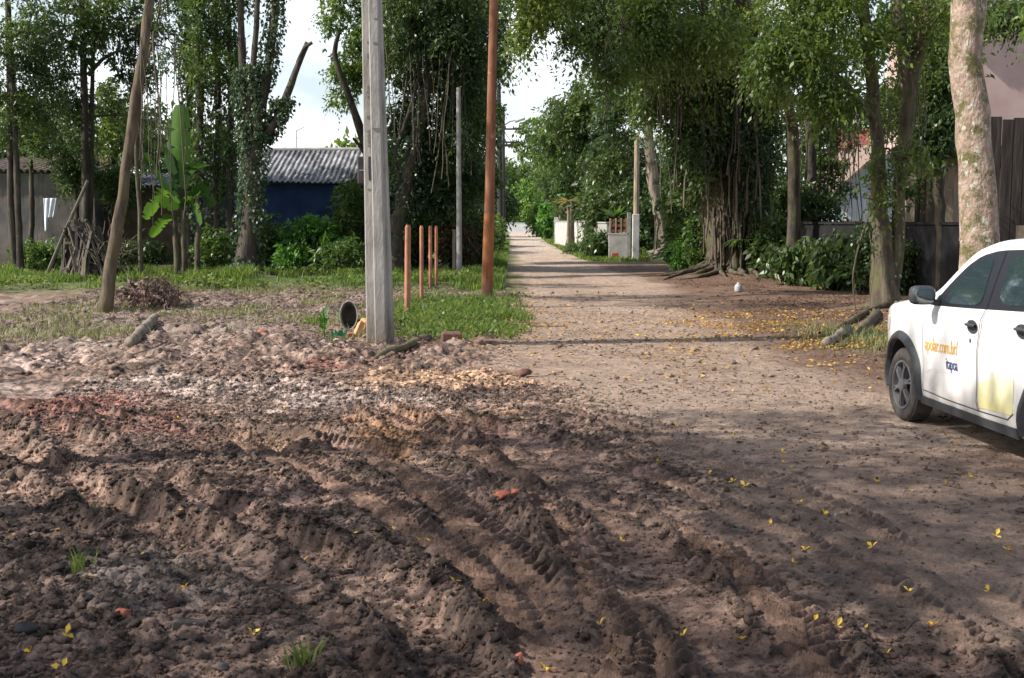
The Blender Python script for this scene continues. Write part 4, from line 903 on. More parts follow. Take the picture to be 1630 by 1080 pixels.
for k, (x, Y, hw) in enumerate([(318, 36, 12), (345, 37, 16), (366, 36.5, 9), (300, 38, 9)]):
    tree('ivy_column_tree', ['thin trunk wrapped in vines just right of the upright banana leaf', 'thick column of vines around a trunk before the corrugated roof', 'thin vine hung trunk left of the forked tree', 'sparse vine hung trunk behind the banana plant'][k],
         TP((x + 4, 425, Y), (x - 2, 300, Y), (x + 3, 150, Y), (x - 3, 0, Y), (x, -140, Y)), [.12, .1, .09, .07, .05],
         [PB(x, 90, Y, hw * 1.8, 90, 60 + hw * 5), PB(x + 4, -30, Y, hw * 4, 60, 100), PB(x - 2, 230, Y, hw * 1.3, 80, hw * 4)], ivyd=1500, ivyo=.12, ivys=.12, leaf=m_leaf_mid, seed=30 + k, gap=.48, per=18,
         drapes=[(P(x, 60, Y), 7, .5, .4, 2, 5, .012)], group='vine wrapped trunks before the blue house')
tree('thin_sapling', 'thin grey sapling trunk between the leaning trunk and the banana plant', TP((224, 428, 33), (222, 330, 33), (216, 240, 33), (228, 120, 33), (250, 40, 33), (262, -40, 33)), [.06, .055, .05, .04, .03, .02], [PB(262, 20, 33, 36, 36, 26), PB(275, 90, 33, 26, 40, 22), PB(285, -40, 33, 60, 30, 50)], seed=12,
     mat=m_bark, drapes=[(P(256, 60, 33), 11, .5, .3, 2, 5.5, .010), (P(232, 120, 33), 4, .3, .3, 2, 4, .01)])
# tree with dead curved limb left of the pole + big vine draped tree right of the pole
tree('dead_limb_tree', 'tree with a bare dark broken limb curving up against the white sky', TP((588, 425, 39), (590, 330, 39), (592, 250, 39), (585, 170, 39), (590, 60, 39), (598, -80, 39)), [.22, .2, .17, .15, .13, .08],
     [PB(570, 60, 40, 50, 70, 200), PB(545, 130, 40, 30, 45, 70), PB(620, 40, 40, 60, 80, 240), PB(600, -60, 40, 110, 60, 220), PB(535, 10, 40, 35, 50, 70), PB(560, 330, 39.5, 30, 40, 60)],
     limbs=[(TP((590, 260, 38.7), (576, 215, 38.6), (560, 165, 38.5), (541, 118, 38.4), (530, 82, 38.4), (540, 52, 38.4)), [.15, .14, .12, .1, .09, .06]), (TP((584, 250, 38.7), (572, 232, 38.6), (562, 220, 38.6)), [.07, .06, .04])], leaf=m_leaf_mid, seed=13, size=.14, gap=.46)
tree('vine_draped_tree', 'leaning tree draped in hanging vines right of the concrete pole', TP((624, 430, 37), (632, 360, 37), (645, 290, 37), (664, 220, 37), (680, 150, 37), (690, 60, 37), (700, -80, 37)), [.26, .22, .19, .17, .15, .13, .08],
     [PB(650, 60, 37.5, 60, 80, 330), PB(715, 70, 37.5, 55, 90, 340), PB(690, -40, 37.5, 130, 60, 330), PB(700, 190, 38, 50, 70, 220), PB(640, 170, 38.3, 38, 60, 130), PB(745, 170, 38.5, 40, 90, 260), PB(760, 40, 38, 45, 80, 220), PB(700, 280, 38, 40, 60, 260), PB(745, 290, 38.6, 36, 60, 220), PB(665, 270, 38.4, 22, 60, 120), PB(725, 220, 37.4, 26, 70, 150)],
     limbs=[(TP((640, 300, 37), (626, 250, 36.9), (648, 190, 36.8), (668, 120, 36.8)), [.08, .07, .06, .04]), (TP((634, 380, 37), (612, 330, 37.2), (606, 260, 37.3), (622, 200, 37.4)), [.07, .06, .05, .03])],
     ivyd=2400, ivyo=.22, leaf=m_leaf_dark, seed=14, size=.14, drapes=[(P(690, 90, 36.7), 22, .9, .5, 1.5, 4, .012), (P(650, 60, 36.7), 10, .7, .4, 1.5, 4, .012)], gap=.43, hang=.7)
tree('dense_conifer', 'dense dark tree mass right behind the rusty pole', TP((748, 420, 44), (750, 300, 44), (755, 150, 44), (758, -60, 44)), [.24, .2, .16, .08],
     [PB(770, 60, 44, 50, 90, 300), PB(735, 120, 45, 45, 80, 220), PB(772, 190, 44, 26, 60, 120), PB(738, 260, 45, 40, 60, 150), PB(770, -50, 44, 70, 60, 190), PB(772, 285, 45, 20, 45, 60)], seed=15, size=.16, gap=.40, hang=.6)
tree('lit_leaf_tree', 'slender bright leaved tree between the pole and the vine draped tree', TP((618, 425, 41), (616, 330, 41), (622, 260, 41)), [.1, .08, .05], [PB(618, 280, 41, 26, 60, 110), PB(650, 330, 41, 34, 50, 130), PB(672, 300, 41, 30, 50, 80)], leaf=m_leaf_mid, seed=16, size=.15)
# ---- right side
rfig = np.random.RandomState(17)
fx, fy = G(1162, 442)[:2]
tree('strangler_fig', 'huge strangler fig with rope-like roots and a wide dark crown', TP((1160, 440, 34.5), (1155, 370, 34.5), (1150, 290, 34.5), (1152, 200, 34.5), (1160, 100, 34.5), (1165, -40, 34.5)), [.62, .56, .58, .60, .5, .3],
     [PB(1130, 60, 33, 110, 70, 650), PB(1010, 60, 32, 90, 60, 420), PB(940, 20, 31, 90, 50, 330), PB(1060, 150, 34, 60, 60, 330), PB(1240, 90, 34, 90, 70, 420), PB(1160, 190, 34, 70, 80, 420), PB(1130, -60, 33, 260, 60, 800), PB(1110, 270, 35.5, 30, 60, 120), PB(1200, 260, 35.5, 26, 60, 110), PB(870, -20, 31, 90, 40, 250),
      PB(1120, 190, 33.4, 34, 110, 300, 1.0), PB(1185, 230, 33.4, 30, 110, 260, .8), PB(1215, 200, 33.8, 26, 120, 200, .8), PB(1085, 210, 34.5, 26, 100, 170, .8), PB(1205, 330, 34, 18, 60, 90, .6)],
     limbs=[(TP((1140, 250, 34.3), (1100, 160, 34), (1040, 90, 33), (960, 40, 32)), [.28, .2, .14, .06]), (TP((1170, 240, 34.3), (1215, 150, 34), (1270, 90, 33)), [.26, .18, .08]), (TP((1150, 220, 34), (1130, 100, 33), (1120, 0, 32.5)), [.25, .18, .1])],
     mat=m_bark, seed=17, size=.125, per=27, lobes=9, lobe=.13, nseg=54, roots=24, rootlen=1.7, rootk=.11, gap=.42, hang=.7, ivyd=900, ivyo=.12,
     drapes=[(P(1155, 120, 33.2), 24, .9, .6, 2.2, 5.0, .02), (P(1110, 120, 33.5), 16, 1.0, .8, 1.5, 4, .012), (P(1215, 150, 34), 16, .6, .6, 2, 4.5, .012), (P(1060, 90, 33), 10, .7, .5, 1.0, 2.6, .010), (P(1165, 345, 33.8), 34, .55, .25, 1.3, 1.8, .032)])
tree('overhanging_branch_tree', 'sunlit yellow-green branches hanging over the road from the fig side', TP((1262, 440, 30.5), (1264, 330, 30.5), (1262, 200, 30), (1230, 60, 28), (1150, -40, 26), (1040, -90, 25)), [.17, .15, .13, .11, .09, .05],
     [PB(1090, -10, 26, 160, 50, 330), PB(985, 40, 25.5, 70, 50, 190), PB(1140, 60, 26, 70, 40, 130), PB(1060, 70, 26, 60, 50, 120), PB(900, -30, 25, 90, 35, 150), PB(960, 110, 25.8, 26, 24, 26), PB(1210, 130, 26.5, 40, 40, 70), PB(860, 10, 25.5, 40, 46, 90), PB(832, 50, 25.5, 22, 36, 34), PB(900, 70, 25.8, 24, 30, 26)],
     leaf=m_leaf_lit, seed=18, size=.10, per=24, gap=.5, hang=.9, boughs=8, drapes=[(P(1060, 40, 26), 18, 1.6, .4, .8, 2, .007)])
tree('twisted_pale_tree', 'pale twisted trunk beside the slim wooden post', TP((1056, 412, 50), (1054, 360, 50), (1040, 290, 50), (1032, 220, 50), (1028, 130, 50), (1020, 20, 50)), [.32, .26, .2, .17, .15, .09],
     [PB(1030, 120, 51, 50, 70, 230), PB(985, 190, 51, 40, 60, 170), PB(1010, 270, 52, 40, 60, 150), PB(1075, 300, 51, 36, 50, 160), PB(960, 260, 53, 30, 60, 110)], mat=m_bark_l, seed=19, size=.17, ivyd=500, ivyo=.3, ivys=.16, roots=7, rootlen=1.6, lobes=5, lobe=.12, nseg=22, gap=.42, drapes=[(P(1060, 330, 49.7), 12, .5, .3, 1.5, 2.6, .03)])
tree('forked_moss_tree', 'mossy forked tree whose roots reach the yellow leaves beside the car', TP((1414, 500, 20.5), (1408, 440, 20.5), (1400, 340, 20.5), (1396, 220, 20.4), (1388, 120, 20.3), (1374, 20, 20.2), (1366, -60, 20.2)), [.20, .155, .125, .11, .10, .10, .07],
     [PB(1290, 50, 19.8, 80, 70, 260), PB(1230, 110, 19.6, 45, 45, 80), PB(1330, 140, 19.8, 55, 50, 110), PB(1370, -30, 20, 160, 50, 260), PB(1440, 250, 20, 50, 36, 30), PB(1400, 290, 20, 40, 34, 20), PB(1390, 60, 19.5, 40, 50, 50), PB(1500, 20, 20, 60, 50, 80), PB(1440, 170, 21, 50, 60, 60)],
     limbs=[(TP((1420, 470, 20.5), (1432, 380, 20.5), (1428, 300, 20.6), (1445, 210, 20.6), (1448, 120, 20.6), (1432, 60, 20.6), (1430, -60, 20.6)), [.09, .12, .11, .12, .12, .10, .08]), (TP((1448, 130, 20.6), (1466, 70, 20.6), (1478, 0, 20.6), (1490, -70, 20.6)), [.13, .12, .1, .07]),
            (TP((1398, 200, 20.4), (1350, 140, 20.2), (1290, 80, 20)), [.09, .06, .03]), (TP((1404, 300, 20.3), (1372, 370, 20), (1356, 440, 19.9), (1362, 495, 19.9)), [.022, .018, .014, .01]), (TP((1380, 350, 20.1), (1392, 420, 19.9), (1384, 480, 19.8)), [.012, .01, .008])],
     mat=m_bark, leaf=m_leaf_lit, seed=21, size=.085, per=24, spread=.26, gap=.46, hang=.8, ivyd=350, ivyo=.06, ivys=.06, roots=8, rootlen=.7, lobes=4, lobe=.14, nseg=20, drapes=[(P(1440, 120, 20), 8, .4, .2, .8, 2, .008)], boughs=8)
# shady screen between fig and house
tree('shade_screen_tree', 'dark broad tree filling the gap behind the fig and the mossy tree', TP((1290, 440, 37), (1292, 330, 37), (1288, 200, 37), (1290, 60, 37)), [.2, .18, .14, .09],
     [PB(1260, 330, 37, 50, 50, 260), PB(1310, 300, 37.4, 40, 60, 150), PB(1290, 200, 38, 60, 50, 120), PB(1300, 80, 38, 110, 60, 260), PB(1225, 300, 38, 30, 70, 120), PB(1330, 200, 38, 40, 50, 60)], seed=22, size=.14, gap=.46, drapes=[(P(1290, 180, 36.8), 22, 1.6, .5, 1.5, 4, .014)])
tree('undergrowth_tree', 'leafy shaded small tree left of the fig trunk', TP((1100, 432, 39), (1102, 360, 39), (1098, 290, 39)), [.08, .07, .04], [PB(1085, 310, 39, 30, 50, 150), PB(1100, 370, 38.5, 26, 40, 70), PB(1115, 260, 39, 28, 40, 90)], leaf=m_leaf_mid, seed=23, size=.15, cat='tree')
tree('house_shade_tree', 'dark leafy tree standing between the mossy fork and the two storey house', TP((1500, 470, 25), (1496, 330, 25), (1490, 180, 25), (1486, 40, 25)), [.12, .11, .09, .06],
     [PB(1490, 110, 25, 46, 70, 330), PB(1480, 210, 25, 40, 50, 170), PB(1455, 30, 25, 60, 50, 190), PB(1540, 10, 25, 60, 40, 170), PB(1505, 190, 24.6, 24, 40, 70), PB(1420, 150, 25.4, 30, 60, 110), PB(1610, 20, 24, 60, 30, 110)], seed=25, size=.11, gap=.42)
# big trunk behind the car
m_lichen = M('bark_lichen', (.24, .17, .135), (.37, .28, .22), scale=14, stretch=(1, 1, .6), bump=.9, c3=(.11, .10, .04), s3=5, t3=(.46, .60))
nt_ = m_lichen.node_tree; b0 = nt_.nodes['Principled BSDF']; lk = b0.inputs['Base Color'].links[0].from_socket
n5 = nt_.nodes.new('ShaderNodeTexNoise'); n5.inputs['Scale'].default_value = 13; n5.inputs['Detail'].default_value = 7; n5.inputs['Roughness'].default_value = .7
tc5 = nt_.nodes.new('ShaderNodeTexCoord'); nt_.links.new(tc5.outputs['Object'], n5.inputs['Vector'])
r5 = nt_.nodes.new('ShaderNodeValToRGB'); r5.color_ramp.elements[0].position = .56; r5.color_ramp.elements[1].position = .61; nt_.links.new(n5.outputs[0], r5.inputs[0])
x5 = nt_.nodes.new('ShaderNodeMix'); x5.data_type = 'RGBA'; nt_.links.new(r5.outputs[0], x5.inputs[0]); nt_.links.new(lk, x5.inputs[6]); x5.inputs[7].default_value = (.40, .40, .34, 1); nt_.links.new(x5.outputs[2], b0.inputs['Base Color'])
tree('lichen_tree', 'thick pale trunk blotched with moss and lichen right behind the car', TP((1562, 600, 14.6), (1558, 480, 14.6), (1556, 360, 14.6), (1554, 280, 14.6), (1542, 160, 14.6), (1536, 60, 14.6), (1546, -30, 14.6), (1566, -140, 14.6), (1560, -300, 14.6)), [.23, .215, .205, .20, .195, .198, .205, .18, .13],
     [PB(1500, -330, 14.6, 260, 110, 170), PB(1700, -280, 14.6, 200, 120, 120), PB(1640, 20, 18, 50, 40, 26)], mat=m_lichen, leaf=m_leaf_mid, seed=24, nseg=28, roots=6, rootlen=.5, size=.11)
# road side trees in the distance, right
far_specs = [
 ((905, 402, 66), 'slanting thin trunk tree over the white wall', m_leaf_mid, [(905, 250, 40, 50, 190), (880, 210, 34, 34, 110), (925, 300, 36, 34, 90)], m_bark),
 ((933, 408, 60), 'dark leaning trunk tree with a broad crown before the white wall', m_leaf_dark, [(930, 200, 45, 45, 190), (960, 250, 40, 60, 190), (900, 180, 40, 35, 110), (950, 150, 45, 50, 170)], m_bark_d),
 ((962, 408, 56), 'dark bushy tree next to the white gate wall', m_leaf_dark, [(965, 330, 30, 50, 150), (985, 280, 34, 60, 160), (945, 340, 22, 50, 90)], m_bark_d),
 ((888, 392, 82), 'light green tree leaning over the far verge', m_leaf_mid, [(880, 270, 34, 40, 160), (862, 235, 26, 26, 50), (900, 320, 30, 34, 90)], m_bark_l),
]
for k, (b, lab, lf, bl, bk) in enumerate(far_specs):
    tree('roadside_tree', lab, TP(b, (b[0] + 6, 330, b[2]), (bl[0][0], bl[0][1], b[2])), [.22, .17, .1], [PB(x, y, b[2], rx, ry, n) for x, y, rx, ry, n in bl], mat=bk, leaf=lf, seed=40 + k, size=.22, per=21, spread=.5, gap=.44, group='trees along the right verge')
for k, (x, y, rx, ry, Y, lf, lab) in enumerate([(845, 318, 40, 34, 184, m_leaf_fresh, 'bright green tree at the end of the road above the white wall'), (806, 300, 22, 50, 186, m_leaf_mid, 'darker green tree left of the road end'), (880, 335, 22, 34, 120, m_leaf_fresh, 'rounded bright green tree right of the road end'), (850, 282, 44, 28, 200, m_leaf_mid, 'tall dull green tree behind the road end'), (820, 322, 20, 30, 205, m_leaf_fresh, 'small light green tree closing the view left of the road end'),
        (900, 300, 40, 50, 150, m_leaf_dark, 'dark tree far behind the roadside trees'), (770, 300, 40, 60, 120, m_leaf_dark, 'dark tree far behind the rusty pole'), (960, 300, 60, 60, 110, m_leaf_dark, 'dark tree far behind the white gate')]):
    tree('distant_tree', lab, TP((x, 372 if Y > 140 else 380, Y), (x, y + 10, Y)), [.35, .2], [PB(x, y, Y, rx, ry, 420), PB(x - rx * .5, y + ry * .4, Y, rx * .7, ry * .45, 160), PB(x + rx * .5, y + ry * .4, Y, rx * .7, ry * .45, 160)], leaf=m_leaf_haze if lf is m_leaf_fresh else lf, seed=50 + k, size=.5, per=15, spread=1.1, gap=.38, group='trees around the road end', boughs=2)
tree('umbrella_tree', 'sparse flat-crowned tree against the white sky over the road', TP((885, 380, 110), (868, 300, 110), (850, 250, 110), (836, 220, 110)), [.3, .22, .15, .08], [PB(x, y, 110, rx, ry, n, 1.0) for x, y, rx, ry, n in [(838, 205, 16, 5, 26), (828, 228, 14, 5, 22), (850, 192, 14, 5, 22), (856, 222, 16, 5, 26), (838, 246, 16, 6, 24), (866, 246, 16, 8, 26)]], leaf=m_leaf_mid, seed=60, size=.35, per=12, spread=.5, gap=.3)
# woodland closing the view behind both yards
for k, (X, Y, r, h) in enumerate([(-30, 75, 6, 9), (-22, 78, 6, 10), (-38, 70, 6, 10), (-46, 80, 7, 11), (-9, 70, 4, 6.5), (19, 68, 5, 10), (27, 62, 6, 11), (35, 66, 6, 10), (12, 84, 5, 8), (44, 60, 6, 11), (-7, 100, 4, 8)]):
    z = h * .55
    tree('background_tree', ['leftmost but one', 'third from the left', 'second from the left', 'leftmost', 'the one behind the blue house', 'the one behind the fig', 'the one behind the garden wall', 'the one behind the pale gabled house', 'the one nearest the road', 'rightmost', 'the one nearest the road'][k] + [' of the woodland trees far behind the left sheds', ' of the woodland trees far behind the right houses'][X > 0], [(X, Y, 0), (X + .3, Y, h * .4), (X, Y, h * .7)], [.3, .24, .12], [((X, Y, z), (r, r * .7, h * .45), 300), ((X + r * .5, Y, z * .7), (r * .7, r * .6, h * .3), 130)], leaf=m_leaf_dark if k % 2 else m_leaf_mid, seed=70 + k, size=.45, per=15, spread=.8, gap=.4,
         group=['woodland trees behind the left sheds', 'woodland trees behind the right houses'][X > 0], boughs=2)
# trees of the yard on the left, outside the frame, that shade the foreground
for k, (X, Y, z, r, n, lab) in enumerate([(-9.0, 5.2, 8.6, 2.6, 150, 'yard tree left of the camera shading the ruts'), (-8.0, 1.8, 8.6, 3.1, 190, 'yard tree behind left of the camera'), (-12.2, 2.2, 9.2, 3.0, 170, 'broad yard tree further left behind the camera'), (-7.2, 7.0, 8.0, 1.6, 70, 'slim yard tree left of the muddy bank')]):
    tree('yard_tree', lab, [(X, Y, 0), (X + .2, Y, z * .5), (X, Y + .2, z * .9)], [.2, .16, .1], [((X, Y, z), (r, r, r * .7), n), ((X + r * .5, Y - .6, z - r * .3), (r * .7, r * .7, r * .5), n // 2)], leaf=m_leaf_mid, seed=90 + k, size=.13, spread=.4, gap=.56)
for k, (X, Y, h, rr) in enumerate([(-12.5, 22.0, 12.0, 2.6), (-12.8, 26.5, 10.5, 2.6)]):
    tree('field_tree', ['tall tree outside the left edge that shades the road by the rusty pole', 'lower tree outside the left edge that shades the fig'][k], [(X, Y, 0), (X, Y, h * .6), (X + .2, Y, h * .9)], [.2, .15, .08], [((X, Y, h), (rr, 1.5, 1.8), 150)], leaf=m_leaf_mid, seed=96 + k, size=.14, gap=.5)
# ================================================================= CAR  (car frame: x backwards from the front axle, y to its left, z up)
m_carw = M('car_paint_white', (.78, .79, .80), bump=0, rough=.22, spec=.5, coat=.8)
nb = m_carw.node_tree; tb_ = nb.nodes.new('ShaderNodeTexCoord'); sb_ = nb.nodes.new('ShaderNodeSeparateXYZ'); nb.links.new(tb_.outputs['Object'], sb_.inputs[0])
mb1 = nb.nodes.new('ShaderNodeMapRange'); mb1.inputs[1].default_value = .62; mb1.inputs[2].default_value = .22; nb.links.new(sb_.outputs[2], mb1.inputs[0])   # road dust splashed on the lower body
nb2 = nb.nodes.new('ShaderNodeTexNoise'); nb2.inputs['Scale'].default_value = 6; nb2.inputs['Detail'].default_value = 9; nb2.inputs['Roughness'].default_value = .7; nb.links.new(tb_.outputs['Object'], nb2.inputs['Vector'])
mu_ = nb.nodes.new('ShaderNodeMath'); mu_.operation = 'MULTIPLY'; nb.links.new(mb1.outputs[0], mu_.inputs[0]); nb.links.new(nb2.outputs[0], mu_.inputs[1])
mxb = nb.nodes.new('ShaderNodeMix'); mxb.data_type = 'RGBA'; nb.links.new(mu_.outputs[0], mxb.inputs[0]); mxb.inputs[6].default_value = (.70, .71, .72, 1); mxb.inputs[7].default_value = (.36, .30, .25, 1)
nb.links.new(mxb.outputs[2], nb.nodes['Principled BSDF'].inputs['Base Color'])
m_clad = M('black_plastic', (.035, .037, .042), (.05, .052, .058), bump=.1, bscale=200, rough=.55, scale=30)
m_tyre = M('tyre_rubber', (.035, .033, .032), (.085, .075, .068), scale=9, bump=.3, bscale=60, rough=.85)
m_rim = M('wheel_grey', (.16, .165, .175), (.20, .20, .21), scale=5, bump=0, rough=.4, metal=.4)
m_cglass = M('car_glass', (.022, .036, .042), bump=0, rough=.02, spec=1.0, coat=1.0)
m_seal = M('window_seal', (.012, .013, .018), bump=0, rough=.35)
m_or = M('decal_orange', (.72, .40, .06), bump=0, rough=.35); m_nv = M('decal_navy', (.03, .05, .16), bump=0, rough=.35)
m_yg = M('decal_yellow', (.62, .60, .22), (.74, .70, .36), bump=0, rough=.3, scale=1.5, coat=.5)
m_lampg = M('lamp_glass', (.5, .52, .55), bump=0, rough=.1, spec=.8); m_tail = M('tail_red', (.30, .01, .01), bump=0, rough=.15)
u_ = (1429 - 815) / 1900.0; CY = 1900 / 197.6; CX = u_ * CY + .02; CA = radians(3.4)
car = thing('parked_car', 'white hatchback with orange web address on its door, parked at the right edge', 'car', (CX + .79 - .02, CY, 0))
CZ = -.005
ca, sa = cos(CA), sin(CA)
def cw(x, y, z):   # car frame -> world (before the root offset); y=+.79 is the left flank facing the road
    return (CX + .79 + sa * x - ca * y, CY - ca * x - sa * y, z + CZ)
def prof(pts):
    a = np.array(pts, float)
    def f(x):
        x = np.asarray(x, float); i = np.clip(np.searchsorted(a[:, 0], x) - 1, 0, len(a) - 2)
        m = np.gradient(a[:, 1], a[:, 0]); h = a[i + 1, 0] - a[i, 0]; t = np.clip((x - a[i, 0]) / h, 0, 1)
        return (2 * t**3 - 3 * t**2 + 1) * a[i, 1] + (t**3 - 2 * t**2 + t) * h * m[i] + (-2 * t**3 + 3 * t**2) * a[i + 1, 1] + (t**3 - t**2) * h * m[i + 1]
    return f
top = prof([(-.70, .50), (-.66, .72), (-.56, .86), (-.35, .95), (0, 1.02), (.35, 1.07), (.55, 1.16), (.8, 1.31), (1.0, 1.415), (1.26, 1.48), (1.6, 1.515), (2.05, 1.52), (2.4, 1.495), (2.65, 1.44), (2.82, 1.28), (2.92, 1.02), (2.97, .75), (2.98, .5)])
edge = prof([(-.70, .46), (-.66, .66), (-.56, .80), (-.35, .885), (0, .94), (.35, .985), (.55, 1.02), (.64, 1.06), (.8, 1.19), (1.0, 1.345), (1.26, 1.435), (1.6, 1.468), (2.05, 1.475), (2.4, 1.45), (2.65, 1.395), (2.82, 1.22), (2.92, .97), (2.97, .72), (2.98, .47)])
wid = prof([(-.70, .42), (-.66, .56), (-.55, .67), (-.35, .745), (-.1, .78), (.3, .79), (1.2, .79), (2.2, .79), (2.55, .775), (2.8, .72), (2.92, .66), (2.98, .60)])
def belt(x): return .975 + .045 * (np.asarray(x) - .6)
def SW(x, z):
    x = np.asarray(x, float); z = np.asarray(z, float); w = wid(x)
    lo = w * (1 - .045 * np.clip((.45 - z) / .25, 0, 1) ** 2)
    crease = .010 * np.exp(-((z - (.90 + .02 * x)) / .03) ** 2) - .012 * np.exp(-((z - .50) / .10) ** 2)
    b = belt(x); up = np.clip(z - b, 0, 1); sh = .012 * np.clip((z - b + .08) / .08, 0, 1)
    return lo + crease * (z < b) - sh - up * .27 - up ** 2 * .10
xs = np.r_[np.linspace(-.70, -.5, 9), np.linspace(-.46, .3, 20), np.linspace(.34, 1.3, 34), np.linspace(1.35, 2.5, 30), np.linspace(2.53, 2.98, 18)]
NS, NTp = 26, 12
ring = []
for x in xs:
    e = float(edge(x)); tpz = float(top(x)); zb_ = .215 + .10 * max(0, (-x - .35) / .35) + .08 * max(0, (x - 2.6) / .38); zb_ = min(zb_, e - .1)
    zz = zb_ + (e - zb_) * np.linspace(0, 1, NS) ** .9; yy = SW(np.full(NS, x), zz)
    ys = yy[-1]; t = np.linspace(0, 1, NTp + 1)[1:]
    ty = ys * np.cos(t * pi / 2) ** .9; tz = e + (tpz - e) * np.sin(t * pi / 2) ** .8
    half = [(x, a, b) for a, b in zip(yy, zz)] + [(x, a, b) for a, b in zip(ty, tz)]
    half[-1] = (x, 0.0, tpz)
    ring.append(half + [(x, -a, b) for _, a, b in half[-2::-1]])
ring = np.array(ring); nr_, nc_ = ring.shape[:2]
V = ring.reshape(-1, 3); F = []
for i in range(nr_ - 1):
    for j in range(nc_ - 1): a = i * nc_ + j; F.append((a, a + 1, a + nc_ + 1, a + nc_))
    F.append((i * nc_ + nc_ - 1, i * nc_, (i + 1) * nc_, (i + 1) * nc_ + nc_ - 1))
F.append(tuple(range(nc_ - 1, -1, -1))); F.append(tuple((nr_ - 1) * nc_ + k for k in range(nc_)))
Vw = np.array([cw(*v) for v in V])
body = mk('body', Vw, F, m_carw, car, smooth=True)
body.data.materials.append(m_clad)
for wx_ in (0, 2.42):
    for s in (1, -1):
        c = MB(); n = 40; pts = []
        for y_ in (.48, .95):
            for k in range(n): a = 2 * pi * k / n; pts.append(cw(wx_ + .345 * cos(a), s * y_, .315 + .345 * sin(a)))
        c.add(pts, [(k, (k + 1) % n, n + (k + 1) % n, n + k) for k in range(n)] + [tuple(range(n - 1, -1, -1)), tuple(range(n, 2 * n))])
        co = c.build('cutter', m_clad, car)
        bmod = body.modifiers.new('arch', 'BOOLEAN'); bmod.object = co; bmod.operation = 'DIFFERENCE'; bmod.solver = 'EXACT'; bmod.material_mode = 'TRANSFER'
        import bmesh
        bm = bmesh.new(); bm.from_mesh(co.data); bmesh.ops.recalc_face_normals(bm, faces=bm.faces); bm.to_mesh(co.data); bm.free()
bm = bmesh.new(); bm.from_mesh(body.data); bmesh.ops.recalc_face_normals(bm, faces=bm.faces); bm.to_mesh(body.data); bm.free()
bpy.context.view_layer.update()
dg = bpy.context.evaluated_depsgraph_get(); nm = bpy.data.meshes.new_from_object(body.evaluated_get(dg)); body.modifiers.clear(); body.data = nm
for o in [o for o in C.objects if o.name.startswith('cutter')]: bpy.data.objects.remove(o)
nm.polygons.foreach_set('use_smooth', np.ones(len(nm.polygons), dtype=bool))
try: nm.set_sharp_from_angle(angle=radians(38))
except Exception: pass
def inpoly(px, pz, poly):
    c = np.zeros(px.shape, bool); n = len(poly)
    for i in range(n):
        x1, z1 = poly[i]; x2, z2 = poly[(i + 1) % n]
        c ^= ((z1 > pz) != (z2 > pz)) & (px < (x2 - x1) * (pz - z1) / (z2 - z1 + 1e-12) + x1)
    return c
def smoothpoly(poly, it=3):
    for _ in range(it):
        q = []
        for i in range(len(poly)):
            a, b_ = np.array(poly[i]), np.array(poly[(i + 1) % len(poly)]); q += [tuple(a * .8 + b_ * .2), tuple(a * .2 + b_ * .8)]
        poly = q
    return poly
from mathutils.geometry import tessellate_polygon, delaunay_2d_cdt
def flank(name, poly, off, m, parent, s=1, th=.004, fine=.05, ofn=None):
    """panel following the flank: outline in (x,z), raised by off, with real thickness"""
    pts = [Vector(p) for p in poly]; xs_ = [p[0] for p in poly]; zs_ = [p[1] for p in poly]
    inner = []
    x = min(xs_) + fine / 2
    gxx, gzz = np.meshgrid(np.arange(min(xs_) + fine * .5, max(xs_), fine), np.arange(min(zs_) + fine * .5, max(zs_), fine))
    # keep points well inside
    msk = inpoly(gxx.ravel(), gzz.ravel(), poly); P_ = np.stack([gxx.ravel()[msk], gzz.ravel()[msk]], 1)
    if len(P_):
        pe = np.array(poly); e2 = np.roll(pe, -1, 0); d = np.full(len(P_), 9.)
        for a, b_ in zip(pe, e2):
            ab = b_ - a; t = np.clip(((P_ - a) @ ab) / (ab @ ab + 1e-12), 0, 1); d = np.minimum(d, np.linalg.norm(P_ - a - t[:, None] * ab, axis=1))
        P_ = P_[d > fine * .35]
    allp = pts + [Vector((float(a), float(b_))) for a, b_ in P_]
    n = len(pts); v, e, f, *_ = delaunay_2d_cdt(allp, [(i, (i + 1) % n) for i in range(n)], [], 1, 1e-6)
    v = np.array([tuple(q) for q in v]); f = [tuple(q) for q in f]
    y = SW(v[:, 0], v[:, 1]) + off + (ofn(v[:, 0], v[:, 1]) if ofn else 0)
    A = [cw(a, s * c, b_) for (a, b_), c in zip(v, y)]; B_ = [cw(a, s * (c - th), b_) for (a, b_), c in zip(v, y)]
    k = len(A); bd = {}
    for q in f:
        for i in range(len(q)): bd[(q[i], q[(i + 1) % len(q)])] = 1
    F = [q if s < 0 else q for q in f] + [tuple(i + k for i in q[::-1]) for q in f]
    for (a, b_) in bd:
        if (b_, a) not in bd: F.append((b_, a, a + k, b_ + k))
    o = mk(name, np.array(A + B_), F, m, parent, smooth=True)
    bm = bmesh.new(); bm.from_mesh(o.data); bmesh.ops.recalc_face_normals(bm, faces=bm.faces); bm.to_mesh(o.data); bm.free()
    try: o.data.set_sharp_from_angle(angle=radians(40))
    except Exception: pass
    return o
def seamstrip(name, line, w, off, m, parent, s=1):
    L_ = np.array(line, float); T = np.gradient(L_, axis=0); T /= np.linalg.norm(T, axis=1)[:, None]; Nn = np.stack([-T[:, 1], T[:, 0]], 1)
    A = L_ + Nn * w / 2; B_ = L_ - Nn * w / 2; pts = []
    for q in (A, B_):
        y = SW(q[:, 0], q[:, 1]) + off; pts += [cw(a, s * c, b_) for (a, b_), c in zip(q, y)]
    n = len(L_); return mk(name, np.array(pts), [(i, i + 1, n + i + 1, n + i) for i in range(n - 1)], m, parent, smooth=True)
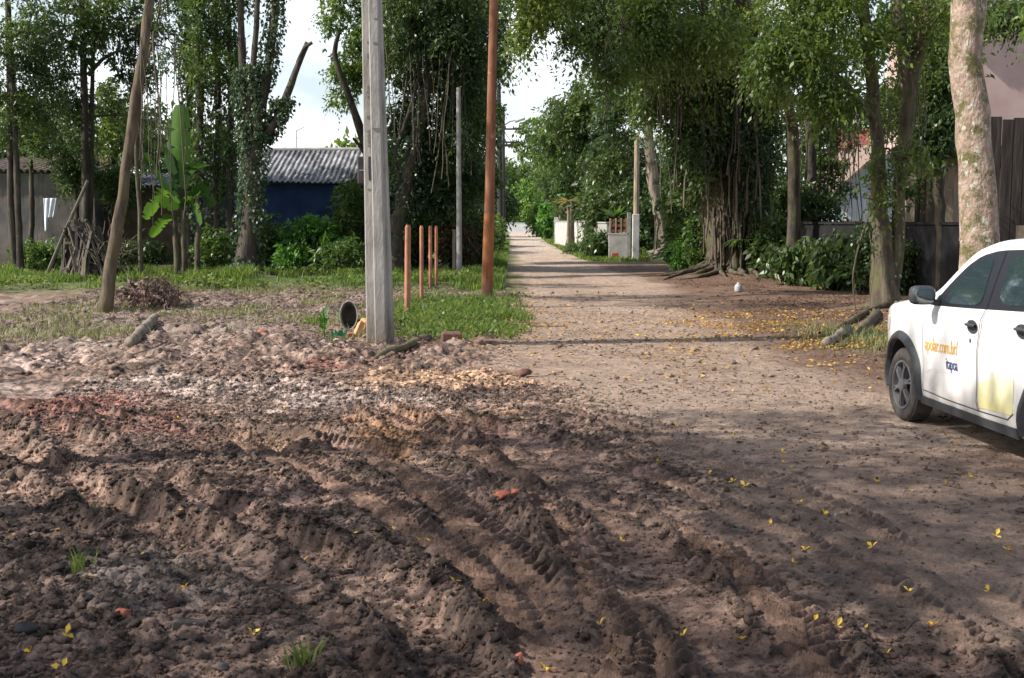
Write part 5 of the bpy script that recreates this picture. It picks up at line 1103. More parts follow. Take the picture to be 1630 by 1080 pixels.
for s in (1, -1):
    dlo = [(.60, .975), (.63, 1.015), (.80, 1.155), (.98, 1.285), (1.15, 1.362), (1.40, 1.405), (1.8, 1.42), (2.15, 1.41), (2.40, 1.36), (2.58, 1.25), (2.64, 1.17), (2.5, 1.055), (2.0, 1.03), (1.5, 1.008), (1.0, .987)]
    fr = flank('window_surround', smoothpoly(dlo, 1), .003, m_seal, body, s)
    fg = flank('window', smoothpoly([(.785, 1.005), (.83, 1.10), (1.0, 1.245), (1.15, 1.322), (1.36, 1.365), (1.375, 1.2), (1.385, 1.028), (1.1, 1.012)], 2), .007, m_cglass, car, s)
    rg = flank('window', smoothpoly([(1.61, 1.045), (1.62, 1.375), (1.95, 1.385), (2.18, 1.365), (2.22, 1.2), (2.22, 1.075)], 2), .007, m_cglass, car, s)
    flank('quarter_window', smoothpoly([(2.28, 1.09), (2.28, 1.345), (2.40, 1.30), (2.54, 1.18), (2.44, 1.10)], 2), .007, m_cglass, car, s)
    # pillar line
    seamstrip('door_gap', [(1.495, 1.40), (1.492, 1.2), (1.485, 1.01), (1.455, .93), (1.41, .82), (1.39, .7), (1.385, .5), (1.40, .36), (1.42, .30)], .010, .009, m_seal, body, s)
    seamstrip('door_gap', [(.44, .965), (.445, .85), (.45, .7), (.455, .5), (.47, .33)], .004, .004, m_seal, body, s)
    seamstrip('door_gap', [(.47, .315), (.9, .30), (1.42, .30), (1.85, .31), (1.93, .36)], .007, .004, m_seal, body, s)
    seamstrip('door_gap', [(2.62, 1.0), (2.58, .9), (2.45, .80), (2.3, .74)], .006, .006, m_seal, body, s)
    # lower door crease, its shade drawn as a grey strip
    seamstrip('door_crease_shade', [(.52, .455), (.60, .49), (.9, .50), (1.3, .485), (1.36, .46)], .006, .0035, M('crease_shade' + str(s), (.60, .61, .62), bump=0, rough=.3), body, s)
    # sill
    def sillfn(x, z): return .012 + 0 * x
    flank('sill', [(.40, .20), (.43, .265), (.9, .262), (1.5, .262), (1.97, .27), (2.0, .20)], .002, m_clad, car, s, th=.03, ofn=sillfn)
    # arch cladding
    for wx_ in (0, 2.42):
        outer, inner_ = [], []
        for k in range(29):
            a = radians(-12 + 204 * k / 28); ro = .43 + .012 * abs(cos(a)); outer.append((wx_ + ro * cos(a) * 1.0, .305 + ro * sin(a) * .98)); inner_.append((wx_ + .347 * cos(a), .315 + .347 * sin(a)))
        pts = []; n = 29
        for (a_, b2), (c_, d_) in zip(outer, inner_):
            for f_ in (0, .25, .7, 1.0):
                x = a_ + (c_ - a_) * f_; z = b2 + (d_ - b2) * f_; y = float(SW(x, max(z, .2))) + (.0, .016, .020, .012)[int(f_ * 3.3)] ; y += .02 * (1 if abs(x - wx_) > .0 else 1) * (f_ > 0); pts.append(cw(x, s * y, z))
            pts.append(cw(c_, s * (float(SW(c_, max(d_, .2))) - .07), d_))
        mk('arch_trim', np.array(pts), [(i * 5 + j, i * 5 + j + 1, (i + 1) * 5 + j + 1, (i + 1) * 5 + j) for i in range(n - 1) for j in range(4)], m_clad, car, smooth=True)
    # handles
    for hx, hz_ in ((1.30, .872), (2.03, .905)):
        e_ = [(hx + .085 * cos(a), hz_ + .048 * sin(a)) for a in np.linspace(0, 2 * pi, 25)[:-1]]
        hd = flank('door_handle', e_, .004, m_clad, car, s, th=.01)
        V, F = tube([cw(hx - .07, s * (float(SW(hx, hz_)) + .02), hz_ + .012), cw(hx, s * (float(SW(hx, hz_)) + .034), hz_ + .014), cw(hx + .075, s * (float(SW(hx, hz_)) + .02), hz_ + .012)], [.010, .013, .010], 8); mk('grip', V, F, m_clad, hd)
    e_ = [(1.27 + .012 * cos(a) + .0, .772 + .016 * sin(a)) for a in np.linspace(0, 2 * pi, 13)[:-1]]; flank('keyhole', e_, .004, m_dark, car, s)
    # mirror
    g = MB(); mx_, my_, mz_ = .685, .905, 1.055
    def ell(cx, cy, cz, rx, ry, rz, n=14, m2=8, sq=.55):
        V = []; 
        for i in range(m2 + 1):
            ph = -pi / 2 + pi * i / m2
            for j in range(n):
                th_ = 2 * pi * j / n; f = lambda v: math.copysign(abs(v) ** sq, v)
                V.append((cx + rx * f(cos(ph)) * f(cos(th_)), cy + ry * f(cos(ph)) * f(sin(th_)), cz + rz * f(sin(ph))))
        F = [(i * n + j, i * n + (j + 1) % n, (i + 1) * n + (j + 1) % n, (i + 1) * n + j) for i in range(m2) for j in range(n)]
        return V, F
    Ve, Fe = ell(mx_, my_, mz_, .055, .095, .072); mir = mk('wing_mirror', np.array([cw(a, s * b_, c_) for a, b_, c_ in Ve]), Fe, m_clad, car)
    Ve, Fe = ell(mx_ + .052, my_, mz_, .006, .08, .058); mk('mirror_glass', np.array([cw(a, s * b_, c_) for a, b_, c_ in Ve]), Fe, m_cglass, mir)
    V, F = tube([cw(.70, s * .77, .995), cw(.69, s * .86, 1.01)], [.025, .022], 8); mk('mirror_arm', V, F, m_clad, mir)
    # lights
    flank('headlight', smoothpoly([(-.60, .66), (-.62, .76), (-.42, .83), (-.30, .82), (-.36, .70)], 2), .006, m_lampg, car, s)
    flank('tail_light', smoothpoly([(2.80, .80), (2.78, 1.02), (2.88, 1.04), (2.94, .84)], 2), .006, m_tail, car, s)
# windscreen and rear screen as raised glass over the body skin
def topsheet(name, x0, x1, yf, off, m, n=12, k=16):
    pts = []
    for x in np.linspace(x0, x1, n):
        e = float(edge(x)); tz = float(top(x)); ys = float(SW(x, e)); 
        for y in np.linspace(-yf, yf, k):
            yy_ = y * ys; cc = abs(y) ** (1 / .9); ang = math.acos(min(1, max(-1, cc))); z = e + (tz - e) * sin(ang) ** .8
            pts.append(cw(x, yy_, z + off))
    return mk(name, np.array(pts), [(i * k + j, i * k + j + 1, (i + 1) * k + j + 1, (i + 1) * k + j) for i in range(n - 1) for j in range(k - 1)], m, car)
topsheet('windscreen', .40, 1.10, .90, .006, m_cglass); topsheet('rear_screen', 2.70, 2.89, .82, .008, m_cglass)
g = MB(); g.box((0, 0, 0), (.02, .5, .11)); 
mk('number_plate', np.array([cw(-.70 - .008, y, .42 + z) for y in (-.2, .2) for z in (-.06, .06)] + [cw(-.70 + .01, y, .42 + z) for y in (-.2, .2) for z in (-.06, .06)]), [(0, 1, 3, 2), (4, 6, 7, 5), (0, 4, 5, 1), (2, 3, 7, 6), (0, 2, 6, 4), (1, 5, 7, 3)], m_frame, car, smooth=False)
gr_pts = [cw(-.672 - .012 * (1 - (y / .5) ** 2), y, z) for z in (.56, .66) for y in np.linspace(-.42, .42, 9)]
# under tray so that light does not pass through
# wheels
def lathe(prof_, n, cx, cz_, s):
    V = []
    for (y, r) in prof_:
        for k in range(n): a = 2 * pi * k / n; V.append(cw(cx + r * cos(a), s * y, cz_ + r * sin(a)))
    F = [(i * n + k, i * n + (k + 1) % n, (i + 1) * n + (k + 1) % n, (i + 1) * n + k) for i in range(len(prof_) - 1) for k in range(n)]
    return np.array(V), np.array(F)
for wx_ in (0, 2.42):
    for s in (1, -1):
        y1 = .775; R = .292
        wpos = cw(wx_, s * .70, R); wh = bpy.data.objects.new('wheel', None); C.objects.link(wh); wh.parent = car; wh.location = np.array(wpos) - np.array(car.location)
        V, F = lathe([(y1 - .20, .19), (y1 - .19, .25), (y1 - .172, .284), (y1 - .14, R - .001), (y1 - .09, R), (y1 - .04, R - .001), (y1 - .014, .284), (y1 - .002, .268), (y1 + .003, .245), (y1 - .001, .218), (y1 - .014, .198), (y1 - .03, .192)], 64, wx_, R - .003, s)
        # tread blocks
        a_ = np.arange(64); Vr = V.reshape(12, 64, 3)
        cen = np.array(cw(wx_, 0, R - .003))
        tw_ = mk('tyre', V, F, m_tyre, wh)
        tb = MB()
        for k in range(0, 64):
            for q, yo in enumerate((-.135, -.09, -.045)):
                a = 2 * pi * (k + q * .4) / 64; cx_, cz_ = wx_ + (R + .001) * cos(a), R - .003 + (R + .001) * sin(a)
                pts = []
                for dr in (-.004, .004):
                    for dy in (-.018, .018):
                        for da in (-.012, .012): aa = a + da / R + dy * .5; pts.append(cw(wx_ + (R + dr) * cos(aa), s * (y1 + yo + dy), R - .003 + (R + dr) * sin(aa)))
                tb.add(pts, [(0, 1, 3, 2), (4, 6, 7, 5), (0, 4, 5, 1), (2, 3, 7, 6), (0, 2, 6, 4), (1, 5, 7, 3)])
        tb.build('tread', m_tyre, wh)
        rm = MB()
        V, F = lathe([(y1 - .012, .200), (y1 - .004, .196), (y1 - .006, .182), (y1 - .03, .176), (y1 - .05, .17)], 48, wx_, R - .003, s); rm.add(V, F)
        # six double spokes
        for k in range(6):
            for dd in (-.11, .11):
                a = 2 * pi * k / 6 + .3; pts = []
                for r_, wv, yo in ((.035, .024, -.006), (.11, .016, -.004), (.185, .017, -.012)):
                    aa = a + dd * (r_ / .185) * .9
                    for sg in (-1, 1):
                        for yy_ in (0, -.03): pts.append(cw(wx_ + r_ * cos(aa) - sg * wv * .5 * sin(aa), s * (y1 + yo + yy_), R - .003 + r_ * sin(aa) + sg * wv * .5 * cos(aa)))
                for q in (0, 4): rm.add(pts[q:q + 8], [(0, 4, 6, 2), (1, 3, 7, 5), (0, 1, 5, 4), (2, 6, 7, 3)])
        V, F = lathe([(y1 - .03, .06), (y1 + .001, .052), (y1 + .004, .03), (y1 + .005, .001)], 24, wx_, R - .003, s); rm.add(V, F)
        rm.build('rim', m_rim, wh)
        V, F = lathe([(y1 - .048, .178), (y1 - .052, .10), (y1 - .05, .001)], 32, wx_, R - .003, s); mk('brake_disc', V, F, m_dark, wh)
# door graphics on the flank towards the road
def onflank(x, z, off=.003): return cw(x, float(SW(x, z)) + off, z)
Z0 = .628
text_mesh('door_lettering', 'apolar.com.br/', .118, m_or, car, lambda u, v, w: onflank(.50 + u, Z0 + v * 1.2 + u * .03, .003 + w), font_sx=.82, ext_=.001)
text_mesh('door_lettering', 'itapoa', .108, m_nv, car, lambda u, v, w: onflank(.87 + u, .525 + v * 1.15 + u * .03, .003 + w), font_sx=.74, ext_=.001)
yp = [(1.425, .325), (1.405, .42), (1.405, .50)] + [(1.41 + .56 * t, .50 + .10 * t + .28 * t ** 2.4) for t in np.linspace(.08, .86, 9)] + [(1.93, .66), (1.915, .50), (1.925, .35)]
nd = m_yg.node_tree; tcd = nd.nodes.new('ShaderNodeTexCoord'); sd = nd.nodes.new('ShaderNodeSeparateXYZ'); nd.links.new(tcd.outputs['Generated'], sd.inputs[0])
rd = nd.nodes.new('ShaderNodeValToRGB'); rd.color_ramp.elements[0].color = (.62, .57, .24, 1); rd.color_ramp.elements[1].color = (.78, .79, .74, 1); rd.color_ramp.elements[1].position = .95; nd.links.new(sd.outputs[2], rd.inputs[0]); nd.links.new(rd.outputs[0], nd.nodes['Principled BSDF'].inputs['Base Color'])
flank('door_decal', yp, .0035, m_yg, car, 1, th=.001)
mk('rear_plate', np.array([cw(x, y, z) for x in (2.975, 2.992) for y in (-.2, .2) for z in (.60, .72)]), [(0, 1, 3, 2), (4, 6, 7, 5), (0, 4, 5, 1), (2, 3, 7, 6), (0, 2, 6, 4), (1, 5, 7, 3)], m_frame, car, smooth=False)
mk('rear_bumper', np.array([cw(x, y, z) for x in (2.90, 3.0) for y in (-.66, .66) for z in (.24, .42)]), [(0, 1, 3, 2), (4, 6, 7, 5), (0, 4, 5, 1), (2, 3, 7, 6), (0, 2, 6, 4), (1, 5, 7, 3)], m_clad, car, smooth=False)
# dark underside tray
g = MB(); g.add([cw(x, y, z) for x in (-.5, 2.8) for y in (-.46, .46) for z in (.19, .24)], [(0, 1, 3, 2), (4, 6, 7, 5), (0, 4, 5, 1), (2, 3, 7, 6), (0, 2, 6, 4), (1, 5, 7, 3)]); g.build('underbody', m_clad, car)
# ================================================================= PLANTS OF THE YARDS
# banana plant
b0 = G(285, 425); b0 = np.array([P(285, 0, 34)[0], 34, 0.0]); t = thing('banana_plant', 'banana plant with one bright upright leaf before the blue house', 'banana plant', (b0[0], b0[1], hz(b0[0], b0[1])))
rs = np.random.RandomState(3); B = NB()
for dx in (-.05, .3, -.25):
    V, F = tube(resample([b0 + [dx, 0, -.1], b0 + [dx * 1.1, 0, 1.0], b0 + [dx * 1.4 + .05, 0, 1.9]], 10), np.linspace(.10, .06, 10), 10, lump=.2); B.add(V, F)
B.build('stem', m_bark, t, attr=False)
def bleaf(base, mid, tip, w, side=None, nm='leaf', mm=None):
    q = resample([base, mid, tip], 34); q[1:-1] = (q[:-2] + q[2:]) / 2; ww = w * np.sin(np.linspace(.10, .97, 34) * pi) ** .25 * (1 - .1 * np.linspace(0, 1, 34)); ww *= np.where(rs.rand(34) < .16, .35, 1) * (.9 + .15 * rs.rand(34)); ww[-1] = .02
    V, F = strip(q, ww, side=side); ribs = NB(); ribs.add(V, F, np.full(len(F), rs.rand())); o = ribs.build(nm, mm or m_banana, t)
bleaf(P(284, 300, 34), P(285, 230, 34), P(287, 166, 34.1), .34, side=np.array([0, 1.0, 0.1]))
for (b_, m_, e, w) in [((280, 300), (262, 240), (236, 232), .22), ((282, 320), (240, 270), (222, 238), .24), ((284, 310), (300, 270), (330, 262), .22), ((286, 330), (320, 300), (340, 330), .22), ((282, 335), (250, 320), (232, 350), .24), ((284, 330), (262, 300), (250, 330), .25), ((288, 325), (305, 320), (318, 360), .22), ((283, 345), (262, 350), (240, 378), .18), ((286, 315), (278, 260), (268, 215), .14)]:
    bleaf(P(*b_, 34), P(*m_, 33.8 + rs.rand() * .5), P(*e, 33.6 + rs.rand() * .8), w, side=np.array([rs.randn() * .3, .7, 1.0]))
t = thing('banana_plant', 'second banana plant with upright leaves behind the vine columns', 'banana plant', (P(355, 0, 37.8)[0], 37.8, 0)); b1 = P(355, 0, 37.8); b1[2] = 0
V, F = tube(resample([b1, b1 + [0, 0, 1.3], b1 + [0, 0, 2.3]], 8), np.linspace(.13, .06, 8), 10); mk('stem', V, F, m_bark_l, t)
for (b_, m_, e, w) in [((352, 310), (352, 260), (350, 195), .28), ((356, 320), (366, 270), (371, 225), .22), ((350, 330), (335, 300), (322, 290), .2)]: bleaf(P(*b_, 37.8), P(*m_, 37.8), P(*e, 37.9), w, side=np.array([.2, 1.0, 0.2]))
# shrubs
def SH(label, px, Y, wpx, ytop, n, leaf, size, seed, **k):
    a = P(px, 0, Y); z = P(0, ytop, Y)[2]; return shrub('shrub', label, a[0], Y, wpx * Y / 1900, z, n, leaf, size, seed, **k)
SH('big leaved weedy shrub against the blue wall', 490, 37, 110, 345, 200, m_leaf_fresh, .2, 1, per=14, d=1.6)
SH('rounded dark green bush left of the concrete pole', 555, 37.5, 60, 285, 260, m_leaf_mid, .13, 2, d=1.3)
SH('low spiky shrub at the foot of the weedy shrub', 540, 35.5, 90, 380, 110, m_leaf_mid, .2, 3, per=14, aspect=.25, d=1.0)
SH('low bright shrub below the blue wall on the left', 455, 36, 60, 385, 90, m_leaf_fresh, .12, 4, d=1.0)
SH('dense mid green bush right of the leaning vine tree', 670, 40, 80, 300, 420, m_leaf_mid, .14, 5, d=2)
SH('reddish leaved bush beside the wooden fence', 725, 38.5, 70, 345, 260, m_leaf_red, .13, 6, d=1.6)
SH('dark hedge clump at the base of the dense conifer', 750, 41, 70, 330, 260, m_leaf_dark, .14, 7, d=1.6)
SH('dim undergrowth left of the plank stack', 45, 37, 110, 385, 170, m_leaf_mid, .13, 8, d=1.5)
SH('climbing weeds at the foot of the vine column', 330, 35, 70, 365, 130, m_leaf_mid, .13, 9, d=1)
SH('dark low shrubs under the brown shed', 210, 39, 110, 385, 150, m_leaf_dark, .13, 10, d=1)
SH('bushy weeds between the forked tree and the blue wall', 425, 37.5, 50, 350, 120, m_leaf_mid, .13, 11, d=1)
SH('broad leaved shaded shrub before the garden wall', 1290, 30.0, 130, 372, 260, m_leaf_dark, .20, 12, per=14, d=1.2, aspect=.4, droop=.6)
SH('second shaded shrub near the hanging branch', 1350, 28.0, 90, 368, 170, m_leaf_dark, .22, 13, per=14, d=1.0, aspect=.4, droop=.6)
SH('bright sapling clump left of the fig roots', 1088, 37.5, 30, 372, 70, m_leaf_fresh, .10, 14, d=.6)
SH('thin bamboo like clump between the pale tree and the fig', 1105, 38.5, 50, 330, 140, m_leaf_mid, .12, 15, d=.8, stems=16)
SH('dark shrub between the slim pole and the pale twisted tree', 1030, 54, 50, 330, 200, m_leaf_dark, .2, 16, d=2)
SH('bright yellow-green bush at the far bend of the verge', 872, 100, 26, 325, 170, m_leaf_fresh, .35, 17, d=3)
SH('low dark shrub before the white gate wall', 955, 50, 60, 372, 200, m_leaf_dark, .16, 18, d=1.5)
SH('spiky ornamental plant under the leaning dark trunk', 925, 58, 50, 388, 120, m_leaf_dark, .25, 19, aspect=.2, d=1.5)
SH('green verge bushes left of the far road', 785, 60, 34, 345, 150, m_leaf_mid, .2, 20, d=8)
SH('dark overgrowth on the wall left of the fence', 770, 75, 40, 320, 200, m_leaf_dark, .3, 21, d=8)
SH('dense dark shrub along the left half of the garden wall', 1245, 32.4, 70, 352, 240, m_leaf_dark, .15, 31, d=.8)
SH('dark shrub at the right end of the shaded bed', 1395, 25.5, 60, 362, 110, m_leaf_dark, .14, 32, d=.6)
SH('ochre stemmed clump just left of the fig trunk', 1118, 36.2, 44, 350, 170, m_leaf_mid, .13, 33, d=.8, stems=24)
SH('shaded bush between the pale tree and the bamboo', 1082, 41, 34, 340, 150, m_leaf_mid, .15, 34, d=.8)
SH('dark bush filling the gap beside the garden wall corner', 1215, 36, 50, 330, 160, m_leaf_dark, .15, 22, d=1.2)
SH('dim shrub at the foot of the two storey house', 1455, 26, 60, 300, 90, m_leaf_dark, .12, 24, d=.6)
# fern tuft growing on the fig
f0 = P(1182, 385, 33.6); g = NB(); rs = np.random.RandomState(6)
for k in range(44):
    a = rs.rand() * 2 * pi; l = rs.uniform(.4, .8); q = f0 + np.linspace(0, 1, 7)[:, None] * np.array([cos(a) * l, sin(a) * l * .6 - .1, .35]); q[:, 2] -= np.linspace(0, 1, 7) ** 2 * .5
    V, F = strip(q, np.array([.01, .03, .04, .04, .03, .02, .004])); g.add(V, F, np.full(len(F), rs.rand()))
tag(g.build('fern', m_leaf_mid), 'fern tuft growing on the fig trunk above its roots', 'fern')
def fernclump(name, label, c, n, l0, l1, m, cat, up=.5, w=.04, sd=1):
    rs = np.random.RandomState(sd); g = NB()
    for k in range(n):
        a = rs.rand() * 2 * pi; l = rs.uniform(l0, l1); q = np.array(c) + np.linspace(0, 1, 8)[:, None] * np.array([cos(a) * l, sin(a) * l, l * up]); q[:, 2] -= np.linspace(0, 1, 8) ** 2 * l * .6 * rs.rand()
        V, F = strip(q, w * np.array([.4, .8, 1, 1, .9, .7, .4, .05])); g.add(V, F, np.full(len(F), rs.rand()))
    return tag(g.build(name, m), label, cat)
fernclump('palm', 'small yellowish palm head among the roadside trunks', P(905, 322, 64), 26, .7, 1.4, LEAF('palm_yellow', [(.10, .12, .03), (.22, .20, .06), (.30, .26, .10)]), 'palm', .2, .09, 1)
fernclump('palm', 'green palm fronds right of the dark bushy tree', P(978, 350, 51.5), 18, .5, 1.0, m_leaf_mid, 'palm', .9, .09, 2)
V, F = tube([P(905, 400, 64), P(905, 322, 64)], [.09, .08], 8); o_ = mk('palm_trunk', V, F, m_bark_l); o_.parent = bpy.data.objects['palm']
V, F = tube([P(978, 408, 51.5), P(978, 350, 51.5)], [.08, .07], 8); o_ = mk('palm_trunk', V, F, m_bark); o_.parent = bpy.data.objects['palm.001']
# dead leaf bush
a = G(225, 497); t = thing('dead_bush', 'heap of dried purplish brown leaves right of the leaning trunk', 'brush heap', (a[0], a[1] + .3, hz(a[0], a[1])))
rs = np.random.RandomState(4); pts = blobpts((a[0], a[1] + .4, .28), (.62, .5, .34), 150, rs, .38, .1); pts = pts[pts[:, 2] > .02]
V, F, v = clusters(pts, rs, 24, .10, .16, .5, .4, .3); mk('dry_foliage', V, F, m_dead, t, False, attr=v)
g = MB()
for k in range(30):
    d = rs.randn(3) * [.5, .4, .25]; c = np.array([a[0], a[1] + .3, .2]); g.tube([c, c + d * .5 + [0, 0, .1], c + d + [0, 0, .08]], [.012, .01, .005], 5)
g.build('twig', m_bark, t)

# ================================================================= GRASS AND GROUND COVER
rs = np.random.RandomState(11)
def scatter(n, x0, x1, y0, y1, fn):
    x = rs.uniform(x0, x1, n); y = y0 + (y1 - y0) * rs.rand(n); k = rs.rand(n) < fn(x, y); return x[k], y[k]
def lX(y): return np.interp(y, rLY, rLX)
V, F, v = (lambda x, y: blades(x, y, hzv(x, y), .08 + .26 * fbm(x * .9, y * .9, 3, 6) ** 1.3, .022, rs))(*scatter(150000, -19, -.4, 27.0, 37, lambda x, y: sst(.36, .60, fbm(x * .8, y * .6, 4, 2) + (y - 30) / 9) * (x < lX(y) - .2 + 2.2 * (fbm(x * 0 + 1, y * .9, 3, 77) - .5)) * (.02 + sst(.48, .62, fbm(x * 1.1, y * .8, 4, 3))) * (1 - .9 * np.exp(-((y - 29.9) / .5) ** 2))))
tag(mk('yard_grass', V, F, m_grass, None, False, attr=v), 'bright grass across the yard before the sheds', 'grass', kind='stuff')
def vg(x, y): return sst(.30, .75, np.exp(-((x - c1c[0]) / 1.2) ** 2 - ((y - 19.6) / 4.2) ** 2) + (fbm(x * 2, y * 2, 3, 5) - .5) * 1.3) * (y > 15.9) * (x < lX(y) + .1)
x, y = scatter(34000, -3.2, .4, 15, 28, vg); V, F, v = blades(x, y, hzv(x, y), .04 + .16 * fbm(x * 3, y * 3, 3, 8) ** 1.2, .012, rs, .8)
tag(mk('verge_grass', V, F, m_grass, None, False, attr=v), 'low grass round the rusty pole and stakes', 'grass', kind='stuff')
x, y = scatter(22000, -3.2, .3, 15, 26, lambda x, y: vg(x, y) * .8); c = np.stack([x, y, hzv(x, y) + .05 * rs.rand(len(x)) + .02], 1); V, F = leafquads(c, .055, rs, .0, .75, dirs=np.stack([rs.randn(len(x)), rs.randn(len(x)), .4 * np.ones(len(x))], 1))
tag(mk('clover_weeds', V, F, m_weed, None, False, attr=rs.rand(len(c))), 'small leafy weeds round the rusty pole', 'weeds', kind='stuff')
x, y = scatter(60000, -2.4, -.2, 27, 90, lambda x, y: (x < lX(y) - .1 + 1.6 * (fbm(x * 0 + 1, y * .7, 3, 77) - .5)) * (x > lX(y) - 1.6) * .9); V, F, v = blades(x, y, hzv(x, y), .16, .03, rs)
tag(mk('roadside_grass', V, F, m_grass, None, False, attr=v), 'grass strip left of the far road', 'grass', kind='stuff')
x, y = scatter(90000, 1, 9, 47, 120, lambda x, y: (x > np.interp(y, rRY, rRX) + .1) * (x < .6 + .062 * y + 2) * .9); V, F, v = blades(x, y, hzv(x, y), .14, .05, rs)
tag(mk('lawn_grass', V, F, m_grass, None, False, attr=v), 'mown lawn on the right verge of the far road', 'grass', kind='stuff')
x, y = scatter(26000, -9, -1.2, 14.8, 27, lambda x, y: sst(.52, .62, fbm(x * 1.1, y * .9, 4, 7)) * sst(-1.3, -2, x) * .8 + .01); V, F, v = blades(x, y, hzv(x, y), .11, .014, rs, .7)
tag(mk('sparse_grass', V, F, m_grass_dry, None, False, attr=v), 'thin patches of grass on the rough earth', 'grass', kind='stuff')
x, y = scatter(9000, 3.6, 6.5, 14, 19.5, lambda x, y: np.exp(-((x - 4.9) / .7) ** 2 - ((y - 16) / 1.6) ** 2)); V, F, v = blades(x, y, hzv(x, y), .10, .012, rs, .7)
tag(mk('root_grass', V, F, m_grass_dry, None, False, attr=v), 'thin grass between the tree roots and the car', 'grass', kind='stuff')
x, y = scatter(42000, -19, -1.2, 27.5, 36.5, lambda x, y: sst(.54, .66, fbm(x * .7, y * .7, 4, 23)) * (x < lX(y) - .6)); c = np.stack([x, y, hzv(x, y) + .02 + .34 * rs.rand(len(x)) * fbm(x * .5, y * .5, 2, 24)], 1); V, F = leafquads(c, .10, rs, .0, .6, dirs=np.stack([rs.randn(len(x)), rs.randn(len(x)), .5 * np.ones(len(x))], 1))
tag(mk('yard_weeds', V, F, m_weed, None, False, attr=rs.rand(len(c))), 'leafy weeds growing through the yard grass', 'weeds', kind='stuff')
# fallen leaves
def flat(x, y, L_, asp=.6, lift=.012):
    n = len(x); c = np.stack([x, y, hzv(x, y) + lift * (.3 + rs.rand(n))], 1); a = rs.rand(n) * 2 * pi
    d = np.stack([np.cos(a), np.sin(a), rs.randn(n) * .25], 1); s = np.stack([-np.sin(a), np.cos(a), rs.randn(n) * .3], 1); l = (L_ * (.6 + .8 * rs.rand(n)))[:, None]; w = l * asp * .5
    up = np.zeros((n, 3)); up[:, 2] = 1
    V = np.stack([c - d * l * .5, c + s * w + up * l * .15 * rs.rand(n, 1), c + d * l * .5 + up * l * .1, c - s * w + up * l * .15 * rs.rand(n, 1)], 1).reshape(-1, 3)
    return V, np.arange(4 * n).reshape(n, 4)
def ycl(x, y):
    q = fbm(x * 1.4, y * 1.4, 4, 14)
    a = np.exp(-(((x - 4.0 - (y - 17) * .12) / 1.6) ** 2) - ((y - 17) / 3.0) ** 2) * sst(.36, .56, q)
    b_ = .55 * np.exp(-((x - .25) / .55) ** 2 - ((y - 19) / 3.6) ** 2) * sst(.4, .6, q) + .35 * np.exp(-((x - 1.1) / .5) ** 2 - ((y - 18) / 2) ** 2) * sst(.45, .6, q)
    return np.clip(a + b_, 0, 1)
x, y = scatter(80000, -1, 8, 11, 27, lambda x, y: ycl(x, y) * (.6 + .7 * sst(2, 3.5, x)) + .08 * np.exp(-((x - 2.2) / 3) ** 2 - ((y - 16) / 4) ** 2)); V, F = flat(x, y, .045, .6, .02)
tag(mk('yellow_leaf_litter', V, F, m_yellow, None, False, attr=rs.rand(len(F)) ** 1.4), 'carpet of fallen yellow leaves under the roadside trees', 'fallen leaves', kind='stuff')
x, y = scatter(60000, -3, 9, 6.5, 34, lambda x, y: sst(.36, .62, fbm(x * .9, y * .9, 4, 15)) * np.clip(.12 + .9 * sst(0, 2.0, x - np.interp(y, rRY, rRX)) + .55 * np.exp(-((x - .6) / 1.4) ** 2 - ((y - 13.5) / 2.5) ** 2), 0, 1)); V, F = flat(x, y, .045, .6)
tag(mk('brown_leaf_litter', V, F, m_litter, None, False, attr=rs.rand(len(F)) ** 1.3), 'dry brown leaf crumbs scattered over the dirt road', 'leaf litter', kind='stuff')
x, y = scatter(26000, -9, -1, 13, 28, lambda x, y: sst(.4, .6, fbm(x * 1.1, y * 1.1, 4, 16)) * .9); V, F = flat(x, y, .07, .35, .03)
tag(mk('dry_debris', V, F, m_dead, None, False, attr=rs.rand(len(F))), 'dead leaves and chips on the rough earth left of the pole', 'leaf litter', kind='stuff')
x, y = scatter(2600, -4, 4.5, 5, 14, lambda x, y: .25 * sst(.4, .6, fbm(x * .9, y * .9, 3, 19))); V, F = flat(x, y, .03, .6)
tag(mk('small_yellow_litter', V, F, m_yellow, None, False, attr=rs.rand(len(F))), 'tiny yellow petals sprinkled over mud and road', 'petals', kind='stuff')
# clods and pebbles
import itertools
phi = (1 + 5 ** .5) / 2
def ico():
    v = [(-1, phi, 0), (1, phi, 0), (-1, -phi, 0), (1, -phi, 0), (0, -1, phi), (0, 1, phi), (0, -1, -phi), (0, 1, -phi), (phi, 0, -1), (phi, 0, 1), (-phi, 0, -1), (-phi, 0, 1)]
    f = [(0, 11, 5), (0, 5, 1), (0, 1, 7), (0, 7, 10), (0, 10, 11), (1, 5, 9), (5, 11, 4), (11, 10, 2), (10, 7, 6), (7, 1, 8), (3, 9, 4), (3, 4, 2), (3, 2, 6), (3, 6, 8), (3, 8, 9), (4, 9, 5), (2, 4, 11), (6, 2, 10), (8, 6, 7), (9, 8, 1)]
    v = [np.array(q) / np.linalg.norm(q) for q in v]; c = {}
    def mid(a, b_):
        k = (min(a, b_), max(a, b_))
        if k not in c: m = v[a] + v[b_]; v.append(m / np.linalg.norm(m)); c[k] = len(v) - 1
        return c[k]
    g = []
    for a, b_, d in f: x, y, z = mid(a, b_), mid(b_, d), mid(d, a); g += [(a, x, z), (b_, y, x), (d, z, y), (x, y, z)]
    return np.array(v), np.array(g)
iv, if_ = ico(); rs = np.random.RandomState(21)
variants = [iv * np.random.RandomState(k).uniform(.55, 1.2, (len(iv), 1)) * (1 + .34 * np.array([mnoise.noise(Vector(p * 1.4 + k * 7)) for p in iv])[:, None] + .22 * np.array([mnoise.noise(Vector(p * 3.1 + k * 3)) for p in iv])[:, None]) for k in range(10)]
